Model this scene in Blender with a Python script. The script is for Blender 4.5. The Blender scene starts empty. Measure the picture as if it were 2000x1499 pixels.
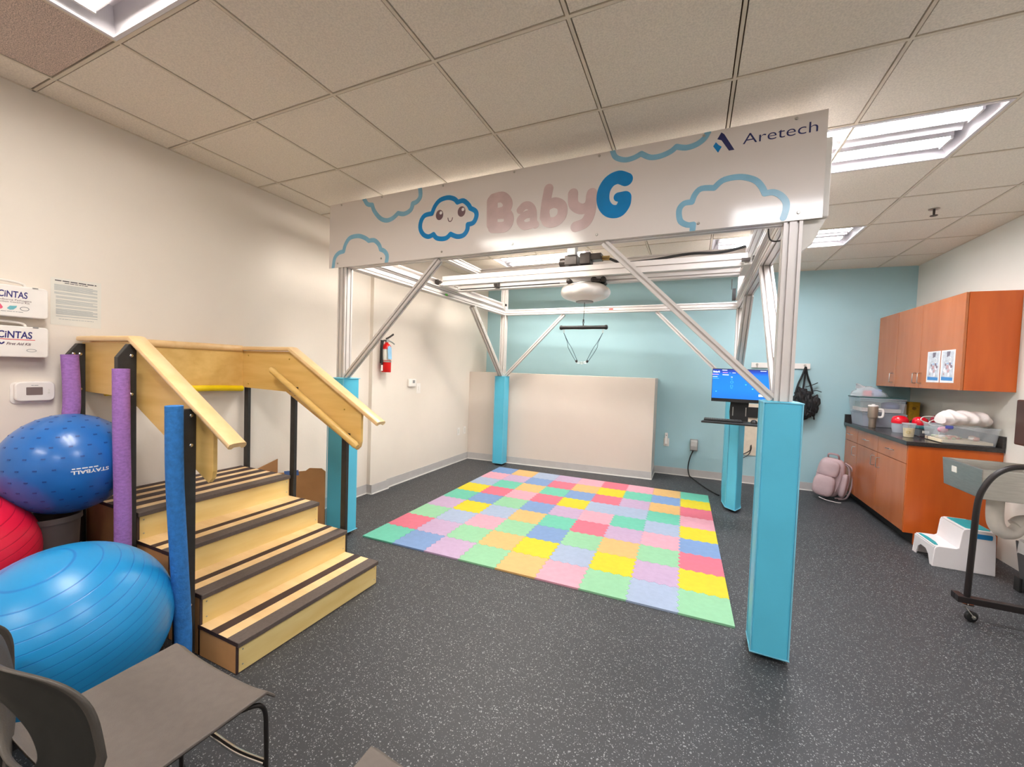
import bpy, bmesh, math, random
from mathutils import Vector, Matrix
random.seed(7)
PI = math.pi
scene = bpy.context.scene
COL = scene.collection

# ------------------------------------------------------------------ camera
F_PX, YAW, PITCH, ROLL, CAM_Z = 791.655, -0.41807, -0.03538, 0.03389, 1.44213
fwd = Vector((math.sin(YAW) * math.cos(PITCH), math.cos(YAW) * math.cos(PITCH), math.sin(PITCH)))
rgt = Vector((math.cos(YAW), -math.sin(YAW), 0.0))
upv = rgt.cross(fwd)
r2 = rgt * math.cos(ROLL) + upv * math.sin(ROLL)
u2 = upv * math.cos(ROLL) - rgt * math.sin(ROLL)
cam_data = bpy.data.cameras.new('camera')
cam = bpy.data.objects.new('camera', cam_data)
COL.objects.link(cam)
cam.matrix_world = Matrix(((r2.x, u2.x, -fwd.x, 0), (r2.y, u2.y, -fwd.y, 0), (r2.z, u2.z, -fwd.z, CAM_Z), (0, 0, 0, 1)))
cam_data.sensor_fit = 'HORIZONTAL'
cam_data.sensor_width = 36.0
cam_data.lens = 36.0 * F_PX / 2000.0
cam_data.clip_start = 0.02
scene.camera = cam

# ------------------------------------------------------------------ world, exposure
world = bpy.data.worlds.new('world'); scene.world = world
world.use_nodes = True
world.node_tree.nodes['Background'].inputs[0].default_value = (0.9, 0.92, 1.0, 1)
world.node_tree.nodes['Background'].inputs[1].default_value = 0.3
scene.view_settings.view_transform = 'Standard'
scene.view_settings.look = 'None'
scene.view_settings.exposure = 0.50
scene.view_settings.gamma = 1.0
scene.view_settings.use_curve_mapping = False
LAMP = 45.0                                   # radiance of the fluorescent troffer lenses

# ------------------------------------------------------------------ room numbers
H = 2.835
XL, XL2, YSTEP = -3.265, -3.218, 3.45         # left wall, its shallow projection and where that starts
XR = 2.391
YF = -3.2
def yback(x): return 6.275 + 0.042 * x
GX, GB, GY, GS = -1.7687, 0.62865, 0.9604, 0.61

# ------------------------------------------------------------------ materials
def lin(c):
    return tuple(((v / 255.0) / 12.92 if v / 255.0 <= 0.04045 else ((v / 255.0 + 0.055) / 1.055) ** 2.4) for v in c)
MATS = {}
def mat(name, rgb, rough=0.5, metal=0.0, var=0.04, scale=12.0, bump=0.0, bscale=None, coat=0.0, alpha=1.0, trans=0.0, stretch=None, rgb2=None, emit=0.0, spec=None):
    if name in MATS: return MATS[name]
    m = bpy.data.materials.new(name); m.use_nodes = True
    nt = m.node_tree; b = nt.nodes['Principled BSDF']
    c = lin(rgb)
    tc = nt.nodes.new('ShaderNodeTexCoord'); mp = nt.nodes.new('ShaderNodeMapping')
    nt.links.new(tc.outputs['Object'], mp.inputs[0])
    if stretch: mp.inputs['Scale'].default_value = stretch
    nz = nt.nodes.new('ShaderNodeTexNoise'); nz.inputs['Scale'].default_value = scale; nz.inputs['Detail'].default_value = 4
    nt.links.new(mp.outputs[0], nz.inputs[0])
    mx = nt.nodes.new('ShaderNodeMix'); mx.data_type = 'RGBA'
    c2 = lin(rgb2) if rgb2 else tuple(v * (1 - 2.5 * var) for v in c)
    c1 = c if rgb2 else tuple(min(1, v * (1 + 1.2 * var)) for v in c)
    mx.inputs[6].default_value = (*c1, 1); mx.inputs[7].default_value = (*c2, 1)
    rp = nt.nodes.new('ShaderNodeMapRange'); rp.inputs[1].default_value = 0.35; rp.inputs[2].default_value = 0.7
    nt.links.new(nz.outputs[0], rp.inputs[0]); nt.links.new(rp.outputs[0], mx.inputs[0])
    nt.links.new(mx.outputs[2], b.inputs['Base Color'])
    b.inputs['Roughness'].default_value = rough; b.inputs['Metallic'].default_value = metal
    b.inputs['Coat Weight'].default_value = coat
    b.inputs['Alpha'].default_value = alpha
    b.inputs['Transmission Weight'].default_value = trans
    if spec is not None: b.inputs['Specular IOR Level'].default_value = spec
    if emit:
        nt.links.new(mx.outputs[2], b.inputs['Emission Color']); b.inputs['Emission Strength'].default_value = emit
    if bump:
        n2 = nt.nodes.new('ShaderNodeTexNoise'); n2.inputs['Scale'].default_value = bscale or scale * 8; n2.inputs['Detail'].default_value = 2
        nt.links.new(mp.outputs[0], n2.inputs[0])
        bp = nt.nodes.new('ShaderNodeBump'); bp.inputs['Strength'].default_value = bump; bp.inputs['Distance'].default_value = 0.002
        nt.links.new(n2.outputs[0], bp.inputs['Height']); nt.links.new(bp.outputs[0], b.inputs['Normal'])
    MATS[name] = m
    return m
def emission(name, rgb, strength):
    m = bpy.data.materials.new(name); m.use_nodes = True
    b = m.node_tree.nodes['Principled BSDF']
    b.inputs['Base Color'].default_value = (0.8, 0.8, 0.8, 1)
    b.inputs['Emission Color'].default_value = (*rgb, 1); b.inputs['Emission Strength'].default_value = strength
    MATS[name] = m
    return m

M_CREAM = mat('cream_paint', (231, 221, 209), 0.75, var=0.012, scale=2, bump=0.25, bscale=60)
M_CREAM2 = mat('half_wall_paint', (216, 204, 193), 0.6, var=0.01, scale=2, bump=0.1, bscale=60)
M_WHITEW = mat('white_paint', (226, 224, 215), 0.75, var=0.012, scale=2, bump=0.25, bscale=60)
M_TEAL = mat('teal_paint', (167, 203, 210), 0.6, var=0.012, scale=2, bump=0.2, bscale=60)
M_BASE = mat('grey_vinyl_base', (190, 186, 184), 0.45, var=0.02)
M_TILE = mat('ceiling_tile', (238, 228, 214), 0.95, var=0.05, scale=140, bump=0.6, bscale=220)
M_VENT = mat('vent_mesh', (214, 194, 182), 0.9, var=0.25, scale=260, bump=0.5, bscale=300)
M_GRIDM = mat('grid_bar', (222, 210, 192), 0.6, var=0.01)
M_GAP = mat('tile_shadow_gap', (118, 92, 70), 0.9)
M_LWHITE = mat('troffer_white', (226, 222, 226), 0.5, var=0.005)
M_ALU = mat('white_anodised_profile', (214, 208, 204), 0.36, metal=0.12, var=0.01, scale=3)
M_PANEL = mat('glossy_sign_sheet', (228, 220, 215), 0.13, var=0.004, scale=2, coat=0.0)
M_PADF = mat('blue_vinyl_pad', (86, 188, 218), 0.42, var=0.02, scale=5, bump=0.5, bscale=9)
M_PADE = mat('pale_blue_piping', (122, 196, 220), 0.45)
M_BLACK = mat('black_plastic', (28, 27, 27), 0.45, var=0.03)
M_DARKMET = mat('dark_metal_part', (66, 60, 56), 0.35, metal=0.5, var=0.1)
M_GREYP = mat('grey_plastic', (150, 150, 150), 0.4)
M_STEEL = mat('brushed_steel', (190, 186, 180), 0.28, metal=0.95, var=0.04, stretch=(1, 1, 8))
M_CHROME = mat('chrome', (225, 222, 220), 0.12, metal=1.0, var=0.01)
M_BIRCH = mat('birch_plywood', (230, 192, 118), 0.42, scale=2.2, stretch=(1, 6, 9), rgb2=(218, 176, 98), bump=0.06, bscale=30, coat=0.15)
M_BIRCHR = mat('birch_riser', (240, 214, 146), 0.45, scale=2.0, stretch=(9, 1.2, 7), rgb2=(230, 198, 124), bump=0.05, bscale=30, coat=0.15)
M_MAPLE = mat('maple_rail', (238, 203, 152), 0.38, scale=2.0, stretch=(1.5, 9, 9), rgb2=(228, 188, 132), coat=0.25)
M_STRIP = mat('dark_antislip_strip', (92, 80, 74), 0.7, var=0.06, scale=80, bump=0.4, bscale=300)
M_EDGE = mat('dark_edge_band', (62, 44, 42), 0.6)
M_POST = mat('black_post', (44, 42, 40), 0.5, var=0.08, scale=30, bump=0.2, bscale=120)
M_PURPLE = mat('purple_foam', (158, 112, 184), 0.85, var=0.07, scale=60, bump=1.0, bscale=110, stretch=(1, 1, 1.6))
M_BFOAM = mat('blue_foam', (44, 118, 190), 0.85, var=0.08, scale=50, bump=1.0, bscale=110)
M_YELTUBE = mat('yellow_tube', (250, 216, 10), 0.4, var=0.02)
M_CARD = mat('cardboard', (190, 146, 98), 0.85, var=0.05, scale=6)
M_TAPE = mat('blue_tape', (84, 122, 190), 0.6)
M_RED = mat('red_enamel', (205, 20, 18), 0.3, var=0.02)
M_WHITEP = mat('white_plastic', (238, 232, 226), 0.35, var=0.01)
M_WHITEM = mat('matte_white', (232, 228, 222), 0.6, var=0.01)
M_PAPER = mat('white_paper', (226, 222, 212), 0.7, var=0.01)
M_INKG = mat('grey_blue_print', (176, 180, 180), 0.8)
M_INKB = mat('black_print', (60, 58, 66), 0.8)
M_NAVY = mat('navy_print', (44, 36, 112), 0.5)
M_NAVY2 = mat('dark_navy_print', (34, 38, 96), 0.35, coat=0.2)
M_PBLUE = mat('bright_blue_print', (0, 132, 200), 0.22)
M_LBLUE = mat('pale_blue_print', (134, 186, 212), 0.22)
M_PINKG = mat('dusty_pink_print', (206, 180, 178), 0.22)
M_EYE = mat('plum_print', (112, 88, 96), 0.25, coat=0.2)
M_WPRINT = mat('white_print', (240, 238, 238), 0.25)
M_CHERRY = mat('cherry_laminate', (186, 106, 56), 0.26, scale=1.6, stretch=(6, 6, 1), rgb2=(174, 94, 46), coat=0.25)
M_CHERRY2 = mat('cherry_laminate_end', (206, 98, 28), 0.4, scale=1.6, stretch=(6, 6, 1), rgb2=(192, 86, 20), coat=0.05)
M_COUNTER = mat('black_laminate_top', (52, 48, 47), 0.22, var=0.12, scale=90)
M_TAUPE = mat('taupe_chair_plastic', (104, 95, 88), 0.6, var=0.03, scale=40, bump=0.25, bscale=260)
M_CHB = mat('shaded_taupe_back', (78, 72, 66), 0.55, var=0.03, scale=40, bump=0.25, bscale=260)  # darker than the seat: shade on the turned-away back put into the colour
M_CHR = mat('shaded_charcoal_back', (46, 44, 40), 0.5, var=0.03, scale=40)  # dark plastic rear, with its shade from facing away from the light painted in

# ------------------------------------------------------------------ mesh builder
class MB:
    def __init__(s): s.v = []; s.f = []; s.m = []
    def add(s, vs, fs, mi=0):
        o = len(s.v); s.v += [tuple(v) for v in vs]
        for f in fs: s.f.append(tuple(o + i for i in f)); s.m.append(mi)
        return s
    def box(s, x0, x1, y0, y1, z0, z1, mi=0, M=None):
        x0, x1 = min(x0, x1), max(x0, x1); y0, y1 = min(y0, y1), max(y0, y1); z0, z1 = min(z0, z1), max(z0, z1)
        vs = [Vector(p) for p in ((x0, y0, z0), (x1, y0, z0), (x1, y1, z0), (x0, y1, z0), (x0, y0, z1), (x1, y0, z1), (x1, y1, z1), (x0, y1, z1))]
        if M is not None: vs = [M @ v for v in vs]
        return s.add(vs, [(0, 3, 2, 1), (4, 5, 6, 7), (0, 1, 5, 4), (1, 2, 6, 5), (2, 3, 7, 6), (3, 0, 4, 7)], mi)
    def prism(s, poly, fn, a, b, mi=0):
        """poly: 2D outline; fn(u,v,w) -> xyz ; extruded from w=a to w=b"""
        n = len(poly)
        ar = sum(poly[i][0] * poly[(i + 1) % n][1] - poly[(i + 1) % n][0] * poly[i][1] for i in range(n))
        if ar < 0: poly = poly[::-1]
        vs = [fn(p[0], p[1], a) for p in poly] + [fn(p[0], p[1], b) for p in poly]
        fs = [tuple(range(n))[::-1], tuple(range(n, 2 * n))] + [(i, (i + 1) % n, n + (i + 1) % n, n + i) for i in range(n)]
        return s.add(vs, fs, mi)
    def tube(s, pts, r, n=10, closed=False, mi=0, cap=True, flat=1.0):
        pts = [Vector(p) for p in pts]; k = len(pts)
        rs = r if isinstance(r, (list, tuple)) else [r] * k
        rings = []; prev = None
        for i, p in enumerate(pts):
            if closed: t = pts[(i + 1) % k] - pts[i - 1]
            else: t = pts[min(i + 1, k - 1)] - pts[max(i - 1, 0)]
            t.normalize()
            if prev is None:
                up = Vector((0, 0, 1)) if abs(t.z) < 0.9 else Vector((1, 0, 0))
                a = up.cross(t).normalized()
            else:
                a = (prev - t * prev.dot(t))
                a = a.normalized() if a.length > 1e-6 else prev
            b = t.cross(a); prev = a
            rings.append([p + (a * math.cos(2 * PI * j / n) + b * (flat * math.sin(2 * PI * j / n))) * rs[i] for j in range(n)])
        vs = [v for rg in rings for v in rg]; fs = []
        for i in range(k if closed else k - 1):
            o, q = i * n, ((i + 1) % k) * n
            fs += [(o + j, o + (j + 1) % n, q + (j + 1) % n, q + j) for j in range(n)]
        if cap and not closed:
            fs += [tuple(range(n))[::-1], tuple(range((k - 1) * n, k * n))]
        return s.add(vs, fs, mi)
    def lathe(s, prof, c, n=24, axis=(0, 0, 1), mi=0, mod=None):
        az = Vector(axis).normalized(); ax = (Vector((1, 0, 0)) if abs(az.x) < 0.9 else Vector((0, 1, 0)))
        ax = (ax - az * ax.dot(az)).normalized(); ay = az.cross(ax); c = Vector(c)
        vs = []; fs = []
        for (r, h) in prof:
            for j in range(n):
                a = 2 * PI * j / n; rr = max(r, 1e-4) * (mod(a, h) if mod else 1)
                vs.append(c + az * h + (ax * math.cos(a) + ay * math.sin(a)) * rr)
        k = len(prof)
        for i in range(k - 1):
            fs += [(i * n + j, i * n + (j + 1) % n, (i + 1) * n + (j + 1) % n, (i + 1) * n + j) for j in range(n)]
        fs += [tuple(range(n))[::-1], tuple(range((k - 1) * n, k * n))]
        return s.add(vs, fs, mi)
    def sphere(s, c, r, n=24, k=14, mi=0, sc=(1, 1, 1), e=1.0, M=None):
        c = Vector(c); vs = []; fs = []
        def sp(x): return math.copysign(abs(x) ** e, x)
        for i in range(1, k):
            th = PI * i / k
            for j in range(n):
                ph = 2 * PI * j / n
                v = Vector((sp(math.sin(th)) * sp(math.cos(ph)) * sc[0], sp(math.sin(th)) * sp(math.sin(ph)) * sc[1], sp(math.cos(th)) * sc[2])) * r
                vs.append(c + (M @ v if M is not None else v))
        t = Vector((0, 0, r * sc[2])); b = -t
        vs.append(c + (M @ t if M is not None else t)); vs.append(c + (M @ b if M is not None else b)); T = len(vs) - 2; B = T + 1
        for i in range(k - 2):
            fs += [(i * n + j, (i + 1) * n + j, (i + 1) * n + (j + 1) % n, i * n + (j + 1) % n) for j in range(n)]
        fs += [(T, j, (j + 1) % n) for j in range(n)]
        o = (k - 2) * n
        fs += [(B, o + (j + 1) % n, o + j) for j in range(n)]
        return s.add(vs, fs, mi)
    def profile(s, p0, p1, w, h, nw=1, nh=1, up=(0, 0, 1), g=0.0048, d=0.013, mi=0):
        """slotted aluminium extrusion from p0 to p1, w across, h along up, nw/nh slots on those faces"""
        p0, p1 = Vector(p0), Vector(p1); t = (p1 - p0).normalized(); up = Vector(up)
        b = (up - t * up.dot(t)).normalized(); a = b.cross(t)
        def side(L, n):
            o = []
            for i in range(n):
                c = -L / 2 + L * (i + 0.5) / n
                o += [(c - g, 0), (c - g, d), (c + g, d), (c + g, 0)]
            return o
        pts = [(-w / 2, -h / 2)]
        pts += [(x, -h / 2 + e) for x, e in side(w, nw)] + [(w / 2, -h / 2)]
        pts += [(w / 2 - e, y) for y, e in side(h, nh)] + [(w / 2, h / 2)]
        pts += [(-x, h / 2 - e) for x, e in side(w, nw)] + [(-w / 2, h / 2)]
        pts += [(-w / 2 + e, -y) for y, e in side(h, nh)]
        n = len(pts)
        vs = [p0 + a * x + b * y for x, y in pts] + [p1 + a * x + b * y for x, y in pts]
        fs = [tuple(range(n)), tuple(range(n, 2 * n))[::-1]] + [(i, n + i, n + (i + 1) % n, (i + 1) % n) for i in range(n)]
        return s.add(vs, fs, mi)
    def ribbon(s, pts, w, fn, mi=0, closed=False, caps=True, h0=0.0, h1=0.0006):
        """flat stroke of width w along 2D pts; fn(u,v,w) -> xyz"""
        P = [Vector((p[0], p[1], 0)) for p in pts]; k = len(P)
        ws = w if isinstance(w, (list, tuple)) else [w] * k
        L, R = [], []
        for i in range(k):
            if closed: a, b = P[i - 1], P[(i + 1) % k]
            else: a, b = P[max(i - 1, 0)], P[min(i + 1, k - 1)]
            d = (b - a).normalized(); nn = Vector((-d.y, d.x, 0)) * ws[i] / 2
            L.append(P[i] + nn); R.append(P[i] - nn)
        for i in range(k if closed else k - 1):
            j = (i + 1) % k
            s.prism([(L[i].x, L[i].y), (R[i].x, R[i].y), (R[j].x, R[j].y), (L[j].x, L[j].y)], fn, h0, h1, mi)
        if caps and not closed:
            for q in (0, k - 1): s.disc(P[q].x, P[q].y, ws[q] / 2, fn, mi, h0, h1)
        return s
    def disc(s, cx, cy, r, fn, mi=0, h0=0.0, h1=0.0006, ry=None, n=20):
        s.prism([(cx + r * math.cos(2 * PI * i / n), cy + (ry or r) * math.sin(2 * PI * i / n)) for i in range(n)], fn, h0, h1, mi)
        return s

ROOTM = {}
def build(mb, name, mats, parent=None, smooth=False, local=False, bevel=0.0, kind=None, label=None, group=None, seg=2):
    me = bpy.data.meshes.new(name)
    vs = mb.v
    if parent is not None and not local:
        inv = ROOTM[parent.name]
        vs = [tuple(inv @ Vector(v)) for v in vs]
    me.from_pydata(vs, [], mb.f)
    for m in (mats if isinstance(mats, (list, tuple)) else [mats]): me.materials.append(m)
    me.polygons.foreach_set('material_index', mb.m)
    bm = bmesh.new(); bm.from_mesh(me); bmesh.ops.recalc_face_normals(bm, faces=bm.faces[:]); bm.to_mesh(me); bm.free()
    if smooth:
        me.polygons.foreach_set('use_smooth', [True] * len(me.polygons))
        me.set_sharp_from_angle(angle=0.7)
    me.update()
    o = bpy.data.objects.new(name, me); COL.objects.link(o)
    if parent is not None:
        o.parent = parent; ROOTM[o.name] = ROOTM[parent.name]
    else:
        ROOTM[o.name] = Matrix.Identity(4)
    if bevel:
        b = o.modifiers.new('bevel', 'BEVEL'); b.width = bevel; b.segments = seg; b.limit_method = 'ANGLE'; b.angle_limit = 0.6
        b.harden_normals = False
    if kind: o['kind'] = kind
    if label: o['label'] = label
    if group: o['group'] = group
    return o
def thing(name, label, cat, loc, rotz=0.0, group=None):
    o = bpy.data.objects.new(name, None); COL.objects.link(o)
    o.location = loc; o.rotation_euler = (0, 0, rotz); o.empty_display_size = 0.1
    o['label'] = label; o['category'] = cat
    if group: o['group'] = group
    ROOTM[o.name] = (Matrix.Translation(loc) @ Matrix.Rotation(rotz, 4, 'Z')).inverted()
    return o
def solo(mb, name, mats, label, cat, base, group=None, **k):
    """a thing that is one mesh, origin at its base"""
    o = build(mb, name, mats, **k)
    me = o.data
    me.transform(Matrix.Translation(-Vector(base))); o.location = base
    ROOTM[o.name] = Matrix.Translation(base).inverted()
    o['label'] = label; o['category'] = cat
    if group: o['group'] = group
    return o
def struct(mb, name, mats, **k): return build(mb, name, mats, kind='structure', **k)
def copy_tree(o, parent=None):
    c = o.copy(); COL.objects.link(c)
    if parent is not None: c.parent = parent
    for ch in list(o.children): copy_tree(ch, c)
    return c
XYZ = lambda u, v, w: (u, v, w)
def text_geo(body, size, fn, w0=0.0, w1=0.0006, offset=0.0, shear=0.0, sx=1.0, align='LEFT', spacing=1.0, width=None):
    """lettering as flat mesh; fn(u,v,w) -> xyz"""
    cu = bpy.data.curves.new('t', 'FONT'); cu.body = body; cu.size = size; cu.offset = offset; cu.shear = shear
    cu.align_x = align; cu.space_character = spacing; cu.fill_mode = 'FRONT'; cu.resolution_u = 6
    ob = bpy.data.objects.new('t', cu); COL.objects.link(ob)
    dg = bpy.context.evaluated_depsgraph_get()
    me = bpy.data.meshes.new_from_object(ob.evaluated_get(dg))
    xs = [v.co.x for v in me.vertices]
    k = sx
    if width and xs: k = width / (max(xs) - min(xs))
    vs = [(v.co.x * k, v.co.y) for v in me.vertices]; fs = [tuple(p.vertices) for p in me.polygons]
    bpy.data.objects.remove(ob); bpy.data.curves.remove(cu)
    mb = MB(); mb.add([fn(x, y, w1) for x, y in vs], fs)
    bpy.data.meshes.remove(me)
    return mb
def dashes(x0, width, z, hgt, fn, seed=1, w0=0.0, w1=0.0004):
    """print too small to read: a row of short bars of word length"""
    r_ = random.Random(seed); mb = MB(); x = x0
    while x < x0 + width:
        l = min(r_.uniform(2.2, 6.5) * hgt, x0 + width - x)
        mb.prism([(x, z), (x + l, z), (x + l, z + hgt), (x, z + hgt)], fn, w0, w1); x += l + 0.8 * hgt
    return mb
def smooth_pts(pts, k=5, closed=False):
    """Catmull-Rom through pts"""
    P = [Vector(p if len(p) == 3 else (p[0], p[1], 0)) for p in pts]; n = len(P); out = []
    rng = range(n) if closed else range(n - 1)
    for i in rng:
        p0 = P[i - 1] if (closed or i > 0) else P[i]; p1 = P[i]; p2 = P[(i + 1) % n]; p3 = P[(i + 2) % n] if (closed or i + 2 < n) else P[(i + 1) % n]
        for j in range(k):
            t = j / k
            out.append(0.5 * ((2 * p1) + (p2 - p0) * t + (2 * p0 - 5 * p1 + 4 * p2 - p3) * t * t + (3 * p1 - p0 - 3 * p2 + p3) * t ** 3))
    if not closed: out.append(P[-1])
    return out
def arcs(pts, k=4):
    """cloud outline: groups split at cusps (marked by None), each smoothed on its own"""
    out = []; cur = []
    for p in pts + [None]:
        if p is None:
            if len(cur) > 1:
                q = [(v.x, v.y) for v in smooth_pts(cur, k)]
                out.append(q)
            cur = cur[-1:]
        else: cur.append(p)
    return out

# ================================================================== LARGE STRUCTURE
# floor
def floor_material():
    m = bpy.data.materials.new('speckled_rubber_floor'); m.use_nodes = True
    nt = m.node_tree; b = nt.nodes['Principled BSDF']; N = nt.nodes.new; L = nt.links.new
    tc = N('ShaderNodeTexCoord')
    base = lin((54, 55, 58)); spk = lin((190, 194, 194))
    cur = None
    for sc, th, br in ((150, 0.83, 1.0), (240, 0.84, 0.8), (95, 0.93, 0.7)):
        nz = N('ShaderNodeTexNoise'); nz.inputs['Scale'].default_value = sc * 0.6; nz.inputs['Detail'].default_value = 1
        L(tc.outputs['Object'], nz.inputs[0])
        ad = N('ShaderNodeVectorMath'); ad.operation = 'MULTIPLY_ADD'
        ad.inputs[1].default_value = (0.012, 0.012, 0.012)
        L(nz.outputs['Color'], ad.inputs[0]); L(tc.outputs['Object'], ad.inputs[2])
        vo = N('ShaderNodeTexVoronoi'); vo.inputs['Scale'].default_value = sc
        L(ad.outputs[0], vo.inputs['Vector'])
        sp = N('ShaderNodeSeparateColor'); L(vo.outputs['Color'], sp.inputs[0])
        gt = N('ShaderNodeMath'); gt.operation = 'GREATER_THAN'; gt.inputs[1].default_value = th; L(sp.outputs[0], gt.inputs[0])
        lt = N('ShaderNodeMath'); lt.operation = 'LESS_THAN'; lt.inputs[1].default_value = 0.34; L(vo.outputs['Distance'], lt.inputs[0])
        mu = N('ShaderNodeMath'); mu.operation = 'MULTIPLY'; L(gt.outputs[0], mu.inputs[0]); L(lt.outputs[0], mu.inputs[1])
        m2 = N('ShaderNodeMath'); m2.operation = 'MULTIPLY'; m2.inputs[1].default_value = br; L(mu.outputs[0], m2.inputs[0])
        if cur is None: cur = m2
        else:
            mxn = N('ShaderNodeMath'); mxn.operation = 'MAXIMUM'; L(cur.outputs[0], mxn.inputs[0]); L(m2.outputs[0], mxn.inputs[1]); cur = mxn
    mx = N('ShaderNodeMix'); mx.data_type = 'RGBA'; mx.inputs[6].default_value = (*base, 1); mx.inputs[7].default_value = (*spk, 1)
    sc2 = N('ShaderNodeMath'); sc2.operation = 'MULTIPLY'; sc2.inputs[1].default_value = 0.55; L(cur.outputs[0], sc2.inputs[0])
    L(sc2.outputs[0], mx.inputs[0]); L(mx.outputs[2], b.inputs['Base Color'])
    b.inputs['Roughness'].default_value = 0.55
    n3 = N('ShaderNodeTexNoise'); n3.inputs['Scale'].default_value = 260; L(tc.outputs['Object'], n3.inputs[0])
    bp = N('ShaderNodeBump'); bp.inputs['Strength'].default_value = 0.35; bp.inputs['Distance'].default_value = 0.001
    L(n3.outputs[0], bp.inputs['Height']); L(bp.outputs[0], b.inputs['Normal'])
    return m
struct(MB().box(XL - 0.2, XR + 0.2, YF - 0.2, 6.6, -0.1, 0.0), 'floor', floor_material())
# walls
struct(MB().prism([(XL, YF), (XL, YSTEP), (XL2, YSTEP), (XL2, 6.6), (XL - 0.2, 6.6), (XL - 0.2, YF)], XYZ, 0, 3.0), 'wall_left', M_CREAM)
struct(MB().prism([(XL2 - 0.001, yback(XL2)), (XR + 0.2, yback(XR + 0.2)), (XR + 0.2, 6.7), (XL2 - 0.001, 6.7)], XYZ, 0, 3.0), 'wall_back', M_TEAL)
struct(MB().box(XR, XR + 0.2, YF, 6.7, 0, 3.0), 'wall_right', M_WHITEW)
struct(MB().box(XL - 0.2, XR + 0.2, YF - 0.2, YF, 0, 3.0), 'wall_front', M_CREAM)
# half height boxed-out wall in front of the teal wall
def yhalf(x): return 5.832 + 0.0775 * x
struct(MB().prism([(XL2, yhalf(XL2)), (-0.456, yhalf(-0.456)), (-0.456, yback(-0.456)), (XL2, yback(XL2))], XYZ, 0, 1.382), 'wall_low', M_CREAM2, bevel=0.004)
# vinyl baseboards with a thin pale foot line
def baseboard(name, pts, hh=0.105, th=0.006):
    mb = MB()
    for (x0, y0, x1, y1) in pts:
        d = Vector((x1 - x0, y1 - y0, 0)).normalized(); n = Vector((d.y, -d.x, 0)) * th
        mb.prism([(x0, y0), (x1, y1), (x1 + n.x, y1 + n.y), (x0 + n.x, y0 + n.y)], XYZ, 0.012, hh)
        n2 = n * 2.2
        mb.prism([(x0, y0), (x1, y1), (x1 + n2.x, y1 + n2.y), (x0 + n2.x, y0 + n2.y)], XYZ, 0, 0.012, 1)
    return struct(mb, name, [M_BASE, M_WHITEM])
baseboard('baseboard_left', [(XL, YF, XL, YSTEP), (XL, YSTEP - 0.001, XL2 + 0.03, YSTEP - 0.001), (XL2 + 0.024, YSTEP, XL2 + 0.024, 3.72), (XL2, 3.72, XL2, yhalf(XL2))])
baseboard('baseboard_low', [(XL2, yhalf(XL2), -0.45, yhalf(-0.45)), (-0.456, yhalf(-.456), -0.456, yback(-0.456))])
baseboard('baseboard_back', [(-0.456, yback(-0.456), XR, yback(XR))])
# ceiling: tiles with a hole for each troffer and the vent
FIX = [(-1, 1, 3, 4), (3, 5, 3, 4), (-1, 1, 6, 7), (3, 5, 6, 7), (-1, 1, -1, 0), (3, 5, -1, 0), (-1, 1, -5, -4), (3, 5, -5, -4)]
gxs = [XL - 0.01] + [GX + i * GB for i in range(-2, 7)] + [XR + 0.01]
gys = [YF - 0.01] + [GY + j * GS for j in range(-6, 9)] + [6.42]
mb = MB(); vent = MB()
for i in range(len(gxs) - 1):
    for j in range(len(gys) - 1):
        ii, jj = i - 3, j - 7                       # index of the lower grid lines
        if any(a <= ii < b and c <= jj < d for a, b, c, d in FIX): continue
        gp = 0.0125
        x0, x1, y0, y1 = gxs[i] + gp, gxs[i + 1] - gp, gys[j] + gp, gys[j + 1] - gp
        (vent if (ii, jj) == (-2, -1) else mb).box(x0, x1, y0, y1, H - 0.001, H + 0.02)
struct(mb, 'ceiling', M_TILE)
struct(vent, 'ceiling_vent_tile', M_VENT)
mb = MB()
for x in gxs[1:-1]: mb.box(x - 0.007, x + 0.007, YF, 6.4, H - 0.004, H + 0.012)
for y in gys[1:-1]:
    for i in range(len(gxs) - 1): mb.box(gxs[i] + 0.007, gxs[i + 1] - 0.007, y - 0.007, y + 0.007, H - 0.004, H + 0.012)
mb.box(XL, XL + 0.012, YF, 6.4, H - 0.004, H + 0.012); mb.box(XR - 0.012, XR, YF, 6.4, H - 0.004, H + 0.012)
struct(mb, 'trim_1', M_GRIDM)
mb = MB()
for i in range(len(gxs) - 1):
    for j in range(len(gys) - 1):
        ii, jj = i - 3, j - 7
        if any(a <= ii < b and c <= jj < d for a, b, c, d in FIX): continue
        mb.box(gxs[i], gxs[i + 1], gys[j], gys[j + 1], H + 0.021, H + 0.03)
struct(mb, 'ceiling_gap_shade', M_GAP)  # dark brown backing sheet: shadow lines of the tile gaps put into its colour
struct(MB().box(XL - 0.2, XR + 0.2, YF - 0.2, 6.7, H + 0.16, H + 0.2), 'ceiling_deck', M_GAP)

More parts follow.
